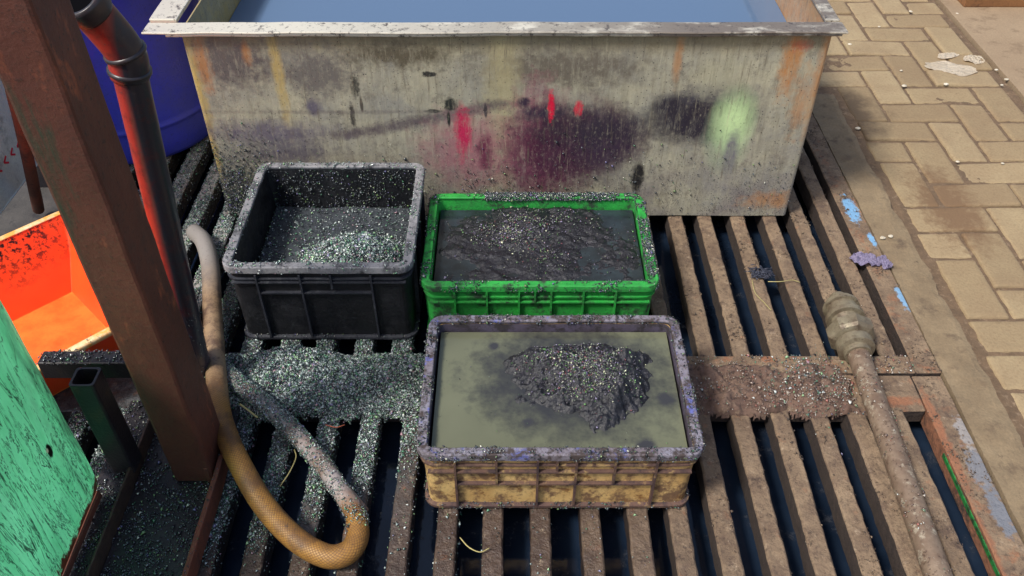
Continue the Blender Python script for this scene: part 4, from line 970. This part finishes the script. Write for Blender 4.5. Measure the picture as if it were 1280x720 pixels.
# green crate
def d_grim(p, n):
    x, y = p[:, 0], p[:, 1]
    return (n[:, 2] > -.3)*(cl(.1+vn(p, 20)*.5)*.35 + ((y > 2.0)&(x > -.08))*cl(.8+vn(p, 22)*.7)*cl((.33-x)/.1)*1.5 + (x > .33)*cl(.28+vn(p, 20)*.6))
scatter('chips_on_rim', [gr_r], 60000, d_grim, .0052, MT['chips_dark'], parent=grn)
def d_gs(p, n):
    q = g2(p, .0, 1.93, .075, .05)*1.1*cl(.7+vn(p, 30)*.6)+g2(p, .10, 2.0, .10, .05)*.5*cl(.4+vn(p, 28))+g2(p, .09, 1.83, .05, .05)*.25+.02
    return q*(p[:, 2] > .157)
scatter('floating_chips', [sl_g], 70000, d_gs, .0048, MT['chips_mound'], 'bright chips scattered over the sludge in the green crate', 'chips')
# brown crate
def d_wr(p, n): return cl(.24+vn(p, 24)*.6)*.8*(n[:, 2] > -.4)
scatter('chips_on_rim', [br_r, br_f], 30000, d_wr, .0048, MT['chips_dark'], parent=brn)
def d_wm(p, n):
    dx, dy = p[:, 0]-hp.x+.015, p[:, 1]-hp.y
    q = np.exp(-((dx-.01)/.055)**2-((dy-.02)/.055)**2)*1.2+np.exp(-((dx+.06)/.07)**2-((dy-.035)/.02)**2)*.7+np.exp(-((dx+.02)/.07)**2-((dy+.03)/.03)**2)*.7
    return cl(q*cl(.75+vn(p, 40)*.6))*(p[:, 2] > .175)+.02*(p[:, 2] > .174)
scatter('glitter_chips', [sl_w], 110000, d_wm, .0044, MT['chips_mound'], 'glittering chips heaped on the dark mound in the brown crate', 'chips')
scatter('floating_flakes', [ow], 1500, lambda p, n: (p[:, 2] > .17)*cl(.05+g2(p, hp.x-.06, hp.y, .2, .15)*.5*cl(vn(p, 20)+.3)), .0034, MT['chips_mound'], 'scattered flakes floating on the olive water in the brown crate', 'flakes', flat=.1, tilt=.2)
scatter('floating_flakes', [gw], 2500, lambda p, n: (p[:, 2] > .155)*cl(.1+cl(vn(p, 15))), .0034, MT['chips_dark'], 'scattered flakes floating on the grey water in the green crate', 'flakes', flat=.1, tilt=.2)
scatter('dirt_crumbs', allbars+[frames[0], frames[3]], 60000, lambda p, n: (n[:, 2] > .5)*cl(vn(p, 9)*.5+vn(p, 30, 2)*.4-.1)*cl((p[:, 0]-.3)/.3), .0050, MT['crumbs'], 'dry mud crumbs strewn over the right grating bars', 'dirt', keepf=lambda c, N: (N[:, 2] > .5)&(c[:, 0] > .3)&(c[:, 1] > .85))
# machine frame channel + cross bar + post foot
def d_ch(p, n):
    y = p[:, 1]; return (n[:, 2] > .3)*cl(.55+vn(p, 25)*.6)*.9
scatter('chips_in_channel', [chan, cb, fl3], 46000, d_ch, .0058, MT['chips_dark'], parent=mf)
scatter('chips_on_fittings', [stub, fl1, fl2], 9000, lambda p, n: (n[:, 2] > .3)*.5, .004, MT['chips_dark'], parent=mf)
scatter('chips_on_rim', [trim_], 6000, lambda p, n: (n[:, 2] > .3)*cl(.2+vn(p, 30))*.5*(p[:, 1] < 1.8), .004, MT['chips'], parent=tr)
# hose & pipe spatter
scatter('spatter', [h2], 26000, lambda p, n: (n[:, 2] > -.2)*(cl(.3+vn(p, 30)*.5)*cl((p[:, 1]-1.0)/.1+.15)*.6+.6*cl((p[:, 1]-1.25)/.12)), .0042, MT['chips'], parent=hs)
scatter('spatter', [vp], 16000, lambda p, n: cl((.50-p[:, 2])/.5)**2*cl(.4+vn(p, 28)*.7)*(n[:, 1] < .3), .0042, MT['chips_dark'], parent=pv)
scatter('crust', [pp], 9000, lambda p, n: (n[:, 2] > 0)*cl(.12+vn(p, 18)*.5), .0050, MT['chips_warm'], parent=sp_)

# ------------------------------------------------------------------ light, sky, camera
SD = Vector((.60, .40, -1)).normalized()
el = math.asin(-SD.z); az = math.atan2(-SD.x, -SD.y)
w = bpy.data.worlds.new('World'); sc.world = w; w.use_nodes = True
nt = w.node_tree; sky = nt.nodes.new('ShaderNodeTexSky'); sky.sky_type = 'NISHITA'; sky.sun_disc = False
sky.sun_elevation = el; sky.sun_rotation = az; sky.air_density = 1.0; sky.dust_density = 3.0; sky.ozone_density = .8
bg = nt.nodes['Background']; bg.inputs['Strength'].default_value = .12; nt.links.new(sky.outputs[0], bg.inputs[0])
sl = bpy.data.lights.new('Sun', 'SUN'); sl.energy = 2.7; sl.angle = R(10); sl.color = (1, .965, .90)
so = bpy.data.objects.new('Sun', sl); COL.objects.link(so); so.rotation_euler = SD.to_track_quat('-Z', 'Y').to_euler(); so.location = (-2, -1, 4)
cam = bpy.data.cameras.new('Camera'); cam.lens = 36*F/1280; cam.sensor_width = 36; cam.clip_start = .02; cam.clip_end = 2000
co = bpy.data.objects.new('Camera', cam); COL.objects.link(co); co.location = (0, 0, CH); co.rotation_euler = (R(90)-PITCH, 0, 0)
sc.camera = co
vs = sc.view_settings; sc.display_settings.display_device = 'sRGB'; vs.view_transform = 'Standard'; vs.look = 'None'; vs.gamma = 1; vs.use_curve_mapping = False; vs.exposure = .42
